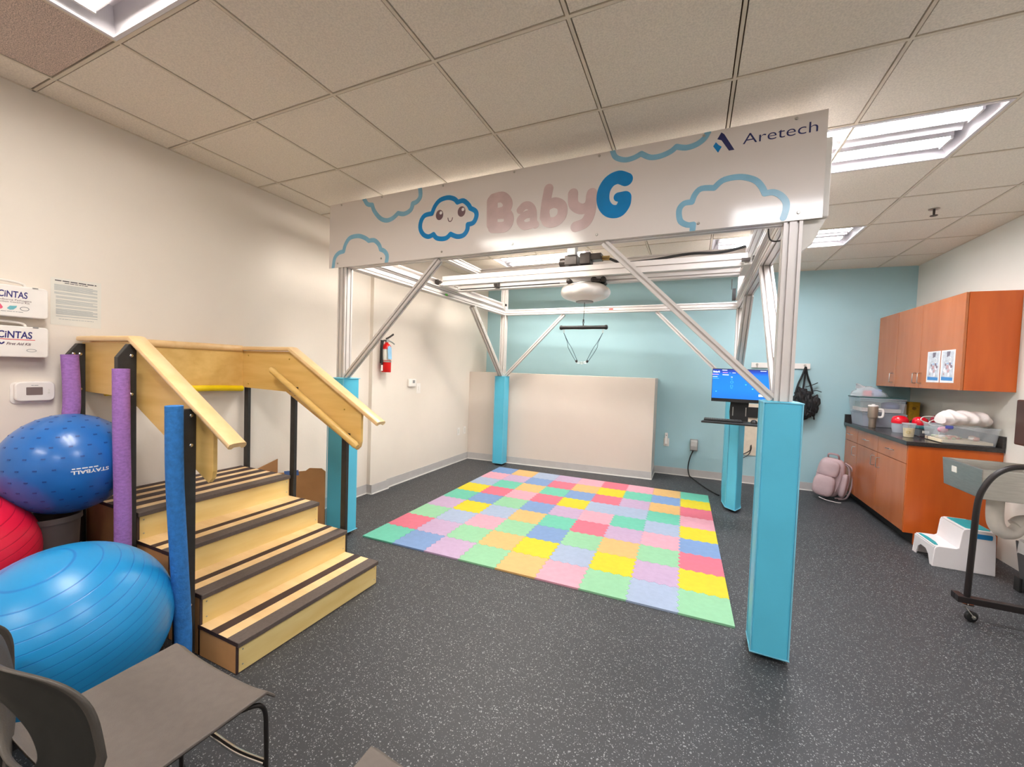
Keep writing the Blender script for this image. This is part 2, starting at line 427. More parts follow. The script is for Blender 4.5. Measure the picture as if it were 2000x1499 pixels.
# ------------------------------------------------------------------ ceiling troffers
EM_W = emission('warm_lamp_lens', (1.0, 0.945, 0.87), LAMP)
EM_C = emission('cool_lamp_lens', (0.975, 0.965, 1.0), LAMP)
EM_WN = emission('warm_dim_lamp_lens', (1.0, 0.945, 0.87), LAMP * 0.80)
EM_CN = emission('cool_dim_lamp_lens', (0.975, 0.965, 1.0), LAMP * 0.80)
LAB = {(-1, 3): 'fluorescent ceiling light hidden behind the left of the printed sign', (3, 3): 'large fluorescent ceiling light at the right end of the printed sign',
       (-1, 6): 'fluorescent ceiling light seen through the frame above the white lift pod', (3, 6): 'smaller far ceiling light right of the frame near the teal wall',
       (-1, -1): 'cream ceiling light cut off at the top left beside the dark vent tile', (3, -1): 'ceiling light overhead to the right, above the picture',
       (-1, -5): 'ceiling light at the back of the room on the left', (3, -5): 'ceiling light at the back of the room on the right'}
for (a, b, c, d) in FIX:
    x0, x1, y0, y1 = GX + a * GB, GX + b * GB, GY + c * GS, GY + d * GS
    em = (EM_W if a < 0 else EM_C) if c > 0 else (EM_WN if a < 0 else EM_CN)
    t = thing('ceiling_light', LAB[(a, c)], 'ceiling light', ((x0 + x1) / 2, (y0 + y1) / 2, H), 0, 'fluorescent troffers in the tiled ceiling')
    hb = MB(); g = 0.012
    X0, X1, Y0, Y1, ZT = x0 + g, x1 - g, y0 + g, y1 - g, H + 0.10
    # sloped reflector pan, open below
    hb.add([(X0, Y0, H - 0.002), (X1, Y0, H - 0.002), (X1, Y1, H - 0.002), (X0, Y1, H - 0.002),
            (X0 + 0.05, Y0 + 0.03, ZT), (X1 - 0.05, Y0 + 0.03, ZT), (X1 - 0.05, Y1 - 0.03, ZT), (X0 + 0.05, Y1 - 0.03, ZT)],
           [(0, 1, 5, 4), (1, 2, 6, 5), (2, 3, 7, 6), (3, 0, 4, 7), (4, 5, 6, 7)])
    hb.prism([((y0 + y1) / 2 - 0.05, ZT - 0.002), ((y0 + y1) / 2 + 0.05, ZT - 0.002), ((y0 + y1) / 2, H + 0.02)], lambda u, v, w: (w, u, v), X0 + 0.06, X1 - 0.06)
    build(hb, 'reflector', M_LWHITE, t)
    fr = MB(); w = 0.016
    fr.box(x0 + .009, x1 - .009, y0 + .009, y0 + w + .009, H - 0.006, H + 0.003); fr.box(x0 + .009, x1 - .009, y1 - w - .009, y1 - .009, H - 0.006, H + 0.003)
    fr.box(x0 + .009, x0 + w + .009, y0 + w + .009, y1 - w - .009, H - 0.006, H + 0.003); fr.box(x1 - w - .009, x1 - .009, y0 + w + .009, y1 - w - .009, H - 0.006, H + 0.003)
    build(fr, 'frame', M_LWHITE, t)
    for k in (0.27, 0.73):
        yc = y0 + (y1 - y0) * k; lb = MB()
        prof = [(yc + 0.060 * math.cos(PI * q / 8), H + 0.034 - 0.016 * math.sin(PI * q / 8)) for q in range(9)] + [(yc - 0.060, H + 0.037), (yc + 0.060, H + 0.037)]
        lb.prism(prof, lambda u, v, w: (w, u, v), x0 + 0.085, x1 - 0.085)
        build(lb, 'lens', em, t, smooth=True)
        build(MB().box(x0 + 0.072, x1 - 0.072, yc - 0.066, yc - 0.0605, H + 0.028, ZT - 0.001).box(x0 + 0.072, x1 - 0.072, yc + 0.0605, yc + 0.066, H + 0.028, ZT - 0.001).box(x0 + 0.072, x1 - 0.072, yc - 0.0605, yc + 0.0605, H + 0.0375, H + 0.042).box(x0 + 0.072, x0 + 0.0845, yc - 0.0605, yc + 0.0605, H + 0.016, H + 0.037).box(x1 - 0.0845, x1 - 0.072, yc - 0.0605, yc + 0.0605, H + 0.016, H + 0.037), 'lens_light_shield', M_LWHITE, t)  # added opaque box that keeps lens light off the reflector pan
# sprinkler
t = thing('fire_sprinkler', 'small dark sprinkler head on the ceiling right of the frame', 'sprinkler', (1.70, 4.35, H - 0.055))
build(MB().lathe([(0.034, 0.05), (0.034, 0.056), (0.01, 0.056)][::-1], (1.70, 4.35, H - 0.056), 20), 'escutcheon', M_STEEL, t)
sb = MB().lathe([(0.006, 0), (0.008, 0.02), (0.008, 0.05)], (1.70, 4.35, H - 0.052), 12)
sb.lathe([(0.024, 0), (0.024, 0.003)], (1.70, 4.35, H - 0.056), 16)
build(sb, 'nozzle', M_DARKMET, t)

# ================================================================== FOAM MAT
MX, MY, MR, TS = -2.4535, 2.559, 0.0195, 0.30465
MATCOL = {'T': ('teal', (120, 222, 192)), 'B': ('blue', (140, 176, 228)), 'L': ('lavender', (218, 188, 224)), 'G': ('green', (166, 230, 182)), 'O': ('orange', (255, 206, 132)),
          'P': ('pink', (255, 186, 206)), 'b': ('pale blue', (188, 206, 236)), 'Y': ('yellow', (255, 232, 40)), 'R': ('rose red', (250, 128, 152))}
MATCOL = {k: (n, tuple(round(255 * (1.055 * (c / 1.55) ** (1 / 2.4) - 0.055)) for c in lin(v))) for k, (n, v) in MATCOL.items()}
ROWS = ['TBLGOPGbG', 'RLGOYbYLY', 'GbPGBGOGR', 'LYbOTRLPB', 'TBGBLPTbY', 'YRPRYbbTP', 'bTOTBRLOR', 'PLBROYTBY', 'BObLPRPOT']
mats_mat = {k: mat('foam_' + v[0].replace(' ', '_'), v[1], 0.6, var=0.02, scale=25, bump=0.3, bscale=180) for k, v in MATCOL.items()}
t = thing('foam_play_mat', 'large multicoloured foam tile mat on the dark floor inside the white frame', 'play mat', (MX, MY, 0.0), MR)
NT, AMP = 9, 0.0085
def edge_pts(vertical, i, j):
    """shared toothed edge between tiles; returns 2D points in increasing direction"""
    pts = []
    for k in range(NT):
        s0, s1 = (k + 0.18) / NT, (k + 0.82) / NT
        a = AMP if k % 2 == 0 else -AMP
        if vertical: pts += [(i * TS, (j + s0) * TS), (i * TS + a, (j + s0 + 0.012) * TS), (i * TS + a, (j + s1 - 0.012) * TS), (i * TS, (j + s1) * TS)]
        else: pts += [((i + s0) * TS, j * TS), ((i + s0 + 0.012) * TS, j * TS + a), ((i + s1 - 0.012) * TS, j * TS + a), ((i + s1) * TS, j * TS)]
    return pts
gapc = 0.0006
for j in range(9):
    for i in range(9):
        poly = [(i * TS, j * TS)]
        if j > 0: poly += edge_pts(False, i, j)
        poly.append(((i + 1) * TS, j * TS))
        if i < 8: poly += edge_pts(True, i + 1, j)
        poly.append(((i + 1) * TS, (j + 1) * TS))
        if j < 8: poly += edge_pts(False, i, j + 1)[::-1]
        poly.append((i * TS, (j + 1) * TS))
        if i > 0: poly += edge_pts(True, i, j)[::-1]
        cx, cy = (i + 0.5) * TS, (j + 0.5) * TS
        poly = [(cx + (x - cx) * 0.994, cy + (y - cy) * 0.994) for x, y in poly]
        key = ROWS[j][i]
        build(MB().prism(poly, XYZ, 0, 0.0125), 'foam_tile', mats_mat[key], t, local=True, label=MATCOL[key][0] + ' foam tile')
build(MB().box(0.02, 9 * TS - 0.02, 0.02, 9 * TS - 0.02, 0.0005, 0.0095), 'backing', mat('foam_joint', (222, 226, 226), 0.7), t, local=True)

# ================================================================== OVERHEAD FRAME (local coordinates: s along the sign, t into the room)
FX0, FY0, FA, FL_, FD = -2.7017, 2.483, -0.0175, 3.1665, 3.0622
t = frame = thing('overhead_lift_frame', 'tall white aluminium frame with printed sign and blue padded posts around the foam mat', 'lift frame', (FX0, FY0, 0), FA)
def FB(mb, name, m, **k):
    par = k.pop('parent', frame); return build(mb, name, m, par, local=True, **k)
ZR, ZRT, ZU0, ZU1 = 2.238, 2.318, 2.655, 2.735
c = 0.04
for (s_, t_) in ((c, c), (FL_ - c, c), (c, FD - c), (FL_ - c, FD - c)):
    FB(MB().profile((s_, t_, 0.02), (s_, t_, 2.735), 0.08, 0.08, 2, 2, up=(0, 1, 0)), 'post', M_ALU)
# lower rails
FB(MB().profile((c, 0.08, ZR + c), (c, FD - 0.08, ZR + c), 0.08, 0.08, 2, 2), 'side_rail', M_ALU)
FB(MB().profile((FL_ - c, 0.08, ZR + c), (FL_ - c, FD - 0.08, ZR + c), 0.08, 0.08, 2, 2), 'side_rail', M_ALU)
FB(MB().profile((0.08, c, ZR + c - 0.012), (FL_ - 0.08, c, ZR + c - 0.012), 0.08, 0.08, 2, 2), 'front_beam', M_ALU)
FB(MB().profile((0.08, FD - c, ZR + c), (FL_ - 0.08, FD - c, ZR + c), 0.08, 0.08, 2, 2), 'back_beam', M_ALU)
# running tracks on the side rails
for s0, s1, si in ((0.045, 0.105, 1), (FL_ - 0.105, FL_ - 0.045, -1)):
    xa = s0 if si > 0 else s1
    pr_ = [(0, 0), (0.060, 0), (0.060, 0.012), (0.012, 0.018), (0.012, 0.066), (0.045, 0.072), (0.045, 0.082), (0, 0.082)]
    FB(MB().prism([(xa + si * u, ZRT + v) for u, v in pr_], lambda u, v, w: (u, w, v), 0.09, FD - 0.16), 'running_track', M_ALU)
# upper rails and cross beams
for s_ in (c, FL_ - c): FB(MB().profile((s_, 0.08, ZU0 + c), (s_, FD - 0.08, ZU0 + c), 0.08, 0.08, 2, 2), 'upper_rail', M_ALU)
FB(MB().profile((0.08, FD - c, ZU0 + c), (FL_ - 0.08, FD - c, ZU0 + c), 0.08, 0.08, 2, 2), 'upper_beam', M_ALU)
FB(MB().profile((0.08, 2.26, ZU0 + c), (FL_ - 0.08, 2.26, ZU0 + c), 0.08, 0.08, 2, 2), 'upper_beam', M_ALU)
FB(MB().profile((0.08, c, ZU0 + c), (FL_ - 0.08, c, ZU0 + c), 0.08, 0.08, 2, 2), 'upper_beam', M_ALU)
# braces
def brace(p0, p1, w, h, nw, nh, up): FB(MB().profile(p0, p1, w, h, nw, nh, up=up), 'brace', M_ALU)
brace((0.085, 0.03, 1.335), (0.985, 0.03, ZR - 0.018), 0.042, 0.042, 1, 1, (0, 1, 0))
brace((FL_ - 0.085, 0.03, 1.335), (FL_ - 0.985, 0.03, ZR - 0.018), 0.042, 0.042, 1, 1, (0, 1, 0))
brace((0.085, FD - 0.035, 1.335), (0.97, FD - 0.035, ZR - 0.005), 0.045, 0.045, 1, 1, (0, 1, 0))
brace((FL_ - 0.085, FD - 0.035, 1.335), (FL_ - 0.97, FD - 0.035, ZR - 0.005), 0.045, 0.045, 1, 1, (0, 1, 0))
brace((0.04, FD - 0.085, 1.335), (0.04, FD - 0.97, ZR - 0.005), 0.075, 0.045, 2, 1, (0, -1, 1))
brace((FL_ - 0.04, 0.085, 1.335), (FL_ - 0.04, 0.97, ZR - 0.005), 0.08, 0.045, 2, 1, (0, -1, -1))
brace((FL_ - 0.04, FD - 0.085, 1.335), (FL_ - 0.04, FD - 0.97, ZR - 0.005), 0.08, 0.045, 2, 1, (0, 1, -1))
# padded covers round the posts
def pad(foot, z0, z1, name='post_pad'):
    mb = MB(); mb.prism(foot, XYZ, z0, z1)
    o = FB(mb, name, M_PADF, bevel=0.012, seg=3)
    # pale piping round the top and bottom and up the corners
    pb = MB(); P = [Vector((x, y, 0)) for x, y in foot]; cxy = sum(P, Vector()) / len(P)
    for z in (z0 + 0.012, z1 - 0.006):
        pb.tube([(p + (p - cxy) * 0.03).to_tuple()[:2] + (z,) for p in P], 0.0042, 6, closed=True)
    for p in P[:2] + P[-1:]:
        q = p + (p - cxy) * 0.01
        pb.tube([(q.x, q.y, z0 + .012), (q.x, q.y, z1 - .006)], 0.0032, 6)
    FB(pb, 'piping', M_PADE, parent=o, smooth=True)
def rectfoot(s0, s1, t0, t1): return [(s0, t0), (s1, t0), (s1, t1), (s0, t1)]
pad(rectfoot(-0.045, 0.125, -0.04, 0.13), 0.02, 1.325)
pad(rectfoot(FL_ - 0.128, FL_ + 0.036, -0.045, 0.125), 0.02, 1.325)
pad(rectfoot(-0.035, 0.125, FD - 0.13, FD + 0.035), 0.02, 1.335)
def fl(x, y):
    d = Vector((x - FX0, y - FY0, 0)); cs, sn = math.cos(-FA), math.sin(-FA)
    return (d.x * cs - d.y * sn, d.x * sn + d.y * cs)
pad([fl(0.365, 5.12), fl(0.385, 4.92), fl(0.47, 4.83), fl(0.535, 4.97), fl(0.57, 5.53), fl(0.385, 5.56)], 0.02, 1.22)
# white moulded bracket behind the right end of the sign
mb = MB(); mb.prism([(0.0, 2.235), (0.115, 2.235), (0.115, 2.62), (0.0, 2.62)], lambda u, v, w: (FL_ + u * 0.9, w, v), 0.012, 0.10)
mb.prism([(0.0, 2.235), (0.10, 2.235), (0.05, 2.12), (0.0, 2.07)], lambda u, v, w: (FL_ + u, w, v), 0.03, 0.07)
FB(mb, 'corner_bracket', M_WHITEM, bevel=0.006)
# the printed sign
ZS0, ZS1 = 2.2265, 2.7426
S0, S1 = -0.0965, FL_ + 0.0748
sign = FB(MB().box(S0, S1, -0.0085, -0.0035, ZS0, ZS1), 'sign_panel', M_PANEL)
SF = lambda u, v, w: (u, -0.0086 - w, v)
def clampz(pts): return [(a, min(max(b, ZS0 + 0.001), ZS1 - 0.001)) for a, b in pts]
def cloud(pts, width, m, nm):
    mb = MB()
    q = 0
    for seg in arcs(pts):
        sp = clampz(seg)
        for a, b in zip(sp[:-1], sp[1:]):
            q += 1; mb.ribbon([a, b], width, SF, caps=False, h1=0.0006 + 0.00001 * q)
        for p in sp: q += 1; mb.disc(p[0], p[1], width / 2, SF, h1=0.0006 + 0.00001 * q)
    # trim round caps that stick past the sheet
    mb.v = [(x, y, min(max(z, ZS0), ZS1)) for x, y, z in mb.v]
    FB(mb, nm, m, parent=sign)
N_ = None
cA = [(0.276, 2.746), (0.311, 2.699), (0.362, 2.685), N_, (0.385, 2.635), (0.445, 2.573), (0.51, 2.547), (0.572, 2.557), (0.621, 2.587), N_, (0.682, 2.575), (0.741, 2.597), (0.757, 2.64), N_, (0.798, 2.65), (0.826, 2.683), (0.821, 2.745)]
cB = [(-0.05, 2.226), (-0.034, 2.305), (0.009, 2.343), (0.066, 2.353), N_, (0.086, 2.408), (0.134, 2.454), (0.223, 2.46), (0.292, 2.438), (0.335, 2.411), N_, (0.392, 2.408), (0.438, 2.373), (0.459, 2.332), N_, (0.498, 2.314), (0.524, 2.278), (0.519, 2.228)]
cC = [(0.933, 2.544), (0.959, 2.595), (1.002, 2.63), (1.067, 2.638), (1.121, 2.621), (1.149, 2.594), N_, (1.196, 2.598), (1.238, 2.565), (1.254, 2.539), N_, (1.296, 2.514), (1.305, 2.479), (1.283, 2.438), (1.238, 2.43), N_, (1.234, 2.392), (1.204, 2.36), (1.152, 2.357), (1.098, 2.38), N_, (1.066, 2.357), (1.023, 2.354), (0.978, 2.366), (0.952, 2.394), N_, (0.91, 2.382), (0.864, 2.401), (0.834, 2.446), (0.838, 2.501), (0.871, 2.538), (0.933, 2.544)]
cD = [(2.214, 2.743), (2.234, 2.701), (2.286, 2.676), (2.336, 2.678), (2.378, 2.694), N_, (2.428, 2.664), (2.483, 2.661), (2.536, 2.676), (2.564, 2.696), N_, (2.614, 2.681), (2.664, 2.688), (2.701, 2.711), (2.719, 2.743)]
cE = [(2.666, 2.232), (2.668, 2.261), N_, (2.639, 2.262), (2.605, 2.284), (2.594, 2.322), (2.596, 2.357), (2.618, 2.381), (2.656, 2.383), N_, (2.67, 2.422), (2.7, 2.448), (2.762, 2.442), N_, (2.797, 2.473), (2.845, 2.482), (2.897, 2.476), (2.95, 2.451), (2.98, 2.414), (2.996, 2.378), N_, (3.032, 2.378), (3.065, 2.357), (3.088, 2.322), (3.09, 2.284), (3.081, 2.245)]
cloud(cA, 0.034, M_LBLUE, 'cloud_print'); cloud(cB, 0.034, M_LBLUE, 'cloud_print'); cloud(cC, 0.033, M_PBLUE, 'cloud_emblem')
cloud(cD, 0.030, M_LBLUE, 'cloud_print'); cloud(cE, 0.030, M_LBLUE, 'cloud_print')
for ex_ in (0.9995, 1.184):
    e_ = FB(MB().disc(ex_, 2.5255, 0.0315, SF, ry=0.036, n=28).disc(ex_ + 0.0115, 2.5385, 0.0115, SF, 1, 0.0006, 0.0009), 'emblem_eye', [M_EYE, M_WPRINT], parent=sign)
FB(MB().ribbon([(p.x, p.y) for p in smooth_pts([(1.072, 2.495), (1.078, 2.476), (1.092, 2.468), (1.105, 2.476), (1.111, 2.492)], 4)], 0.0065, SF), 'emblem_mouth', M_EYE, parent=sign)
def strokes(groups, nm, m):
    mb = MB(); q = 0
    for pts, w in groups:
        sp = [(p.x, p.y) for p in smooth_pts(pts, 6)]
        for a, b in zip(sp[:-1], sp[1:]):
            q += 1; mb.ribbon([a, b], w, SF, caps=False, h0=0.0, h1=0.0006 + 0.00001 * q)
        for p in sp: q += 1; mb.disc(p[0], p[1], w / 2, SF, h1=0.0006 + 0.00001 * q, n=26)
    FB(mb, nm, m, parent=sign)
strokes([([(1.424, 2.562), (1.428, 2.41)], 0.082), ([(1.43, 2.577), (1.50, 2.578), (1.541, 2.53), (1.515, 2.483), (1.44, 2.478)], 0.070), ([(1.47, 2.474), (1.53, 2.466), (1.553, 2.425), (1.525, 2.382), (1.435, 2.386)], 0.072)], 'letter_b_capital', M_PINKG)
strokes([([(1.632, 2.476), (1.662, 2.500), (1.697, 2.494), (1.722, 2.458), (1.73, 2.385), (1.742, 2.370)], 0.050), ([(1.724, 2.440), (1.672, 2.440), (1.634, 2.410), (1.663, 2.370), (1.722, 2.374)], 0.050)], 'letter_a', M_PINKG)
strokes([([(1.824, 2.582), (1.808, 2.49), (1.802, 2.41)], 0.062), ([(1.82, 2.48), (1.868, 2.491), (1.915, 2.462), (1.916, 2.405), (1.875, 2.372), (1.822, 2.378), (1.805, 2.42)], 0.064)], 'letter_b', M_PINKG)
strokes([([(1.984, 2.528), (1.991, 2.462), (2.041, 2.428), (2.088, 2.446), (2.101, 2.512)], 0.064), ([(2.098, 2.50), (2.097, 2.405), (2.068, 2.345), (2.008, 2.325)], 0.064)], 'letter_y', M_PINKG)
strokes([([(2.300, 2.562), (2.254, 2.582), (2.203, 2.564), (2.172, 2.512), (2.174, 2.444), (2.21, 2.396), (2.262, 2.387), (2.292, 2.420), (2.296, 2.458)], 0.076), ([(2.294, 2.470), (2.258, 2.468)], 0.052)], 'letter_g_capital', M_PBLUE)
mb = MB().prism([(2.765, 2.695), (2.783, 2.727), (2.797, 2.715), (2.848, 2.625), (2.823, 2.625), (2.785, 2.686)], SF, 0, 0.0006)
FB(mb, 'maker_emblem', M_NAVY2, parent=sign)
FB(MB().prism([(2.747, 2.662), (2.759, 2.681), (2.773, 2.664), (2.788, 2.652), (2.772, 2.624)], SF, 0, 0.0006), 'maker_emblem', M_PBLUE, parent=sign)
tg = text_geo('Aretech', 0.076, lambda u, v, w: SF(2.884 + u, 2.644 + v, w), width=0.318, offset=-0.0005)
FB(tg, 'maker_lettering', M_NAVY2, parent=sign)
mb = MB()
for (s_, z_) in [(0.034, 2.729), (0.46, 2.73), (1.023, 2.728), (1.58, 2.728), (2.137, 2.727), (3.113, 2.725), (0.003, 2.262), (0.465, 2.263), (1.026, 2.263), (1.584, 2.263), (2.141, 2.263), (2.693, 2.264), (3.143, 2.263), (2.70, 2.727)]:
    b_ = MB().lathe([(0.0075, 0), (0.0075, 0.003), (0.005, 0.0055)], (s_, -0.0085, z_), 12, axis=(0, -1, 0)); FB(b_, 'bolt', M_STEEL, parent=sign, smooth=True)
# coloured marker tapes
FB(MB().box(0.0798, 0.0808, 1.42, 1.47, ZR + 0.012, ZR + 0.036), 'green_tape', mat('green_tape_m', (96, 190, 70), 0.6))
FB(MB().box(1.60, 1.655, FD - 0.0808, FD - 0.0798, ZR + 0.03, ZR + 0.052), 'red_tape', mat('red_tape_m', (236, 80, 74), 0.6))
# sensor box near the front right corner with its lead, and the cable tray stub overhead
FB(MB().box(FL_ - 0.145, FL_ - 0.10, 0.22, 0.30, ZRT + 0.0, ZRT + 0.12), 'sensor_box', M_GREYP, bevel=0.006)
FB(MB().tube(smooth_pts([(FL_ - 0.12, 0.25, ZRT + 0.01), (FL_ - 0.11, 0.22, ZR - 0.03), (FL_ - 0.05, 0.16, ZR - 0.05), (FL_ - 0.03, 0.09, ZR - 0.01)], 6), 0.004, 8), 'sensor_lead', M_BLACK, smooth=True)
FB(MB().box(FL_ - 0.14, FL_ - 0.105, FD - 0.22, FD - 0.15, ZRT, ZRT + 0.13).tube([(FL_ - 0.15, FD - 0.2, ZRT + 0.12), (FL_ - 0.15, FD - 0.2, ZRT + 0.24)], 0.004, 6), 'sensor_box', M_BLACK)
for q in (0.055, 0.025): pass
FB(MB().box(0.12, 0.14, FD - 0.19, FD - 0.165, ZRT + 0.035, ZRT + 0.065), 'end_stop', M_BLACK)

# ------------------------------------------------------------------ travelling bridge
def FW(s_, t_, z_):
    cs, sn = math.cos(FA), math.sin(FA); return Vector((FX0 + s_ * cs - t_ * sn, FY0 + s_ * sn + t_ * cs, z_))
TB = 1.40
bridge = thing('travelling_bridge', 'white double beam spanning the frame from left rail to right rail above the lift pod', 'gantry bridge', tuple(FW(FL_ / 2, TB, ZRT)), FA)
def BB(mb, name, m, par=None, **k):
    # authored in frame coordinates, converted to world
    mb.v = [tuple(FW(*v)) for v in mb.v]; return build(mb, name, m, par or bridge, **k)
ZB = 2.335
BB(MB().profile((0.13, TB - 0.09, ZB + 0.045), (FL_ - 0.13, TB - 0.09, ZB + 0.045), 0.05, 0.10, 1, 1), 'beam', M_ALU)
BB(MB().profile((0.16, TB + 0.20, ZB + 0.025), (FL_ - 0.16, TB + 0.20, ZB + 0.025), 0.08, 0.08, 2, 2), 'beam', M_ALU)
for s_, sg in ((0.125, 1), (FL_ - 0.125, -1)):
    mb = MB(); mb.box(s_ - 0.03, s_ + 0.03, TB - 0.14, TB + 0.27, ZRT + 0.012, ZRT + 0.035)
    mb.box(s_ - 0.02, s_ + 0.04 * sg, TB - 0.06, TB - 0.045, ZRT + 0.03, ZRT + 0.10)
    mb.box(s_ - 0.02, s_ + 0.04 * sg, TB + 0.04, TB + 0.055, ZRT + 0.03, ZRT + 0.10)
    BB(mb, 'end_carriage', M_WHITEM, bevel=0.003)
    for tt in (TB - 0.15, TB + 0.02):
        w = MB().lathe([(0.024, -0.012), (0.03, -0.010), (0.03, 0.010), (0.024, 0.012)], (s_ - 0.035 * sg, tt, ZRT + 0.045), 18, axis=(1, 0, 0))
        w.box(s_ - 0.05, s_ + 0.01, tt - 0.012, tt + 0.012, ZRT + 0.035, ZRT + 0.06)
        BB(w, 'guide_wheel', M_DARKMET, smooth=True)
BB(MB().tube([(0.22, TB + 0.12, ZB - 0.006), (1.4, TB + 0.12, ZB - 0.002)], 0.006, 8), 'drive_shaft', M_BLACK, smooth=True)
mb = MB(); mb.box(0.66, 0.70, TB + 0.10, TB + 0.16, ZB - 0.01, ZB + 0.07); mb.tube(smooth_pts([(0.66, TB + .12, ZB + .06), (0.65, TB + .12, ZB + .02), (0.68, TB + .12, ZB - .01)], 4), 0.008, 8)
BB(mb, 'cable_clip', M_DARKMET, bevel=0.003)
# winch motor sitting on the bridge
mb = MB(); mb.box(1.52, 1.64, TB - 0.12, TB + 0.04, ZB + 0.11, ZB + 0.20); mb.box(1.66, 1.76, TB - 0.10, TB + 0.03, ZB + 0.115, ZB + 0.22)
mb.box(1.74, 1.86, TB - 0.085, TB + 0.015, ZB + 0.15, ZB + 0.21); mb.box(1.54, 1.84, TB - 0.05, TB + 0.02, ZB + 0.095, ZB + 0.115)
BB(mb, 'winch_motor', M_DARKMET, bevel=0.006)
mb = MB().lathe([(0.035, -0.05), (0.04, -0.045), (0.04, 0.045), (0.035, 0.05)], (1.50, TB - 0.04, ZB + 0.155), 20, axis=(1, 0, 0))
BB(mb, 'motor_drum', M_DARKMET, smooth=True)
mb = MB(); mb.tube([(1.84, TB - 0.04, ZB + 0.18), (1.93, TB - 0.04, ZB + 0.175)], 0.012, 8); mb.tube([(1.84, TB - 0.02, ZB + 0.165), (1.93, TB - 0.02, ZB + 0.16)], 0.012, 8)
BB(mb, 'brass_coupling', mat('brass', (190, 165, 110), 0.3, metal=0.8), smooth=True)
BB(MB().tube(smooth_pts([(1.93, TB - 0.03, ZB + 0.16), (2.05, TB - 0.03, ZB + 0.115), (2.3, TB - 0.05, ZB + 0.112), (2.6, TB - 0.05, ZB + 0.14), (2.85, TB - 0.04, ZB + 0.135), (FL_ - 0.14, TB - 0.03, ZB + 0.17)], 6), 0.012, 8), 'power_cable', M_BLACK, smooth=True)
BB(MB().tube(smooth_pts([(0.95, TB, ZB + 0.115), (1.2, TB - 0.02, ZB + 0.12), (1.5, TB - 0.02, ZB + 0.112)], 5), 0.005, 8), 'power_cable', M_DARKMET, smooth=True)
# fixed drop duct from the sign side to the motor
FB(MB().box(1.55, 1.63, 0.09, TB - 0.14, 2.655, 2.70).box(1.55, 1.63, TB - 0.14, TB - 0.06, 2.53, 2.70), 'drop_duct', mat('grey_duct', (186, 184, 182), 0.4), bevel=0.004)

# ------------------------------------------------------------------ lift pod, cable and spreader bar
PC = Vector((-1.020, 4.02, 2.235))
pod = thing('lift_pod', 'white cloud shaped lift pod hanging under the bridge over the mat', 'lift unit', (PC.x, PC.y, 2.17))
prof = []
for q in range(13):
    a = -PI / 2 + PI * q / 12
    prof.append((0.05 + 0.20 * max(0, math.cos(a)) ** 0.62, 0.078 * math.sin(a)))
prof = [(0.09, -0.092), (0.11, -0.09)] + prof[2:]
build(MB().lathe(prof, PC, 72, mod=lambda a, h: 0.93 + 0.075 * abs(math.sin(3.5 * a + 0.4))), 'shell', mat('pod_white', (236, 230, 226), 0.3, var=0.005, coat=0.3), pod, smooth=True)
build(MB().lathe([(0.078, -0.102), (0.086, -0.10), (0.086, -0.085)], PC, 32), 'cable_outlet', M_GREYP, pod, smooth=True)
build(MB().box(PC.x - 0.17, PC.x + 0.2, PC.y - 0.05, PC.y + 0.05, PC.z + 0.066, PC.z + 0.088), 'chassis', M_BLACK, pod, bevel=0.004)
for dx, r in ((-0.15, 0.026), (0.10, 0.03), (0.19, 0.027)):
    w = MB().lathe([(r * .7, -0.02), (r, -0.016), (r, 0.016), (r * .7, 0.02)], (PC.x + dx, PC.y - 0.06, PC.z + 0.105), 18, axis=(0, 1, 0))
    w.box(PC.x + dx - 0.018, PC.x + dx + 0.018, PC.y - 0.05, PC.y + 0.05, PC.z + 0.075, PC.z + 0.12)
    build(w, 'roller', M_DARKMET, pod, smooth=True)
w = MB().lathe([(0.02, -0.04), (0.024, -0.035), (0.024, 0.035), (0.02, 0.04)], (PC.x + 0.125, PC.y - 0.085, PC.z + 0.09), 14, axis=(1, 0.3, 0)); build(w, 'roller_motor', M_DARKMET, pod, smooth=True)
build(MB().lathe([(0.009, 0), (0.007, 0.004)], (PC.x + 0.155, PC.y - 0.165, PC.z - 0.008), 14, axis=(0.6, -0.8, 0)), 'status_light', M_BLACK, pod)
SB = Vector((PC.x - 0.005, PC.y, 1.885))
build(MB().tube([(PC.x, PC.y, PC.z - 0.09), (SB.x, SB.y, 1.93)], 0.0028, 8), 'cable', M_BLACK, pod, smooth=True)
bar = thing('spreader_bar', 'black padded spreader bar with dangling cords hanging from the pod cable', 'spreader bar', (SB.x, SB.y, 1.51))
mb = MB(); xs = [-0.245, -0.24, -0.228, -0.21, -0.1, 0, 0.1, 0.21, 0.228, 0.24, 0.245]; rs = [0.012, 0.021, 0.024, 0.019, 0.018, 0.0195, 0.018, 0.019, 0.024, 0.021, 0.012]
mb.tube([(SB.x + x, SB.y, SB.z + 0.0) for x in xs], rs, 14); build(mb, 'padded_tube', M_BLACK, bar, smooth=True)
mb = MB().tube([(SB.x, SB.y, 1.905), (SB.x, SB.y, 1.925)], 0.006, 8).tube([(SB.x + 0.008 * math.cos(q), SB.y, 1.937 + 0.014 * math.sin(q)) for q in [2 * PI * i / 10 for i in range(10)]], 0.003, 6, closed=True).tube([(SB.x, SB.y, 1.948), (SB.x, SB.y, 1.965)], 0.008, 8)
build(mb, 'swivel_hook', M_BLACK, bar, smooth=True)
low = Vector((SB.x + 0.0, SB.y, 1.515))
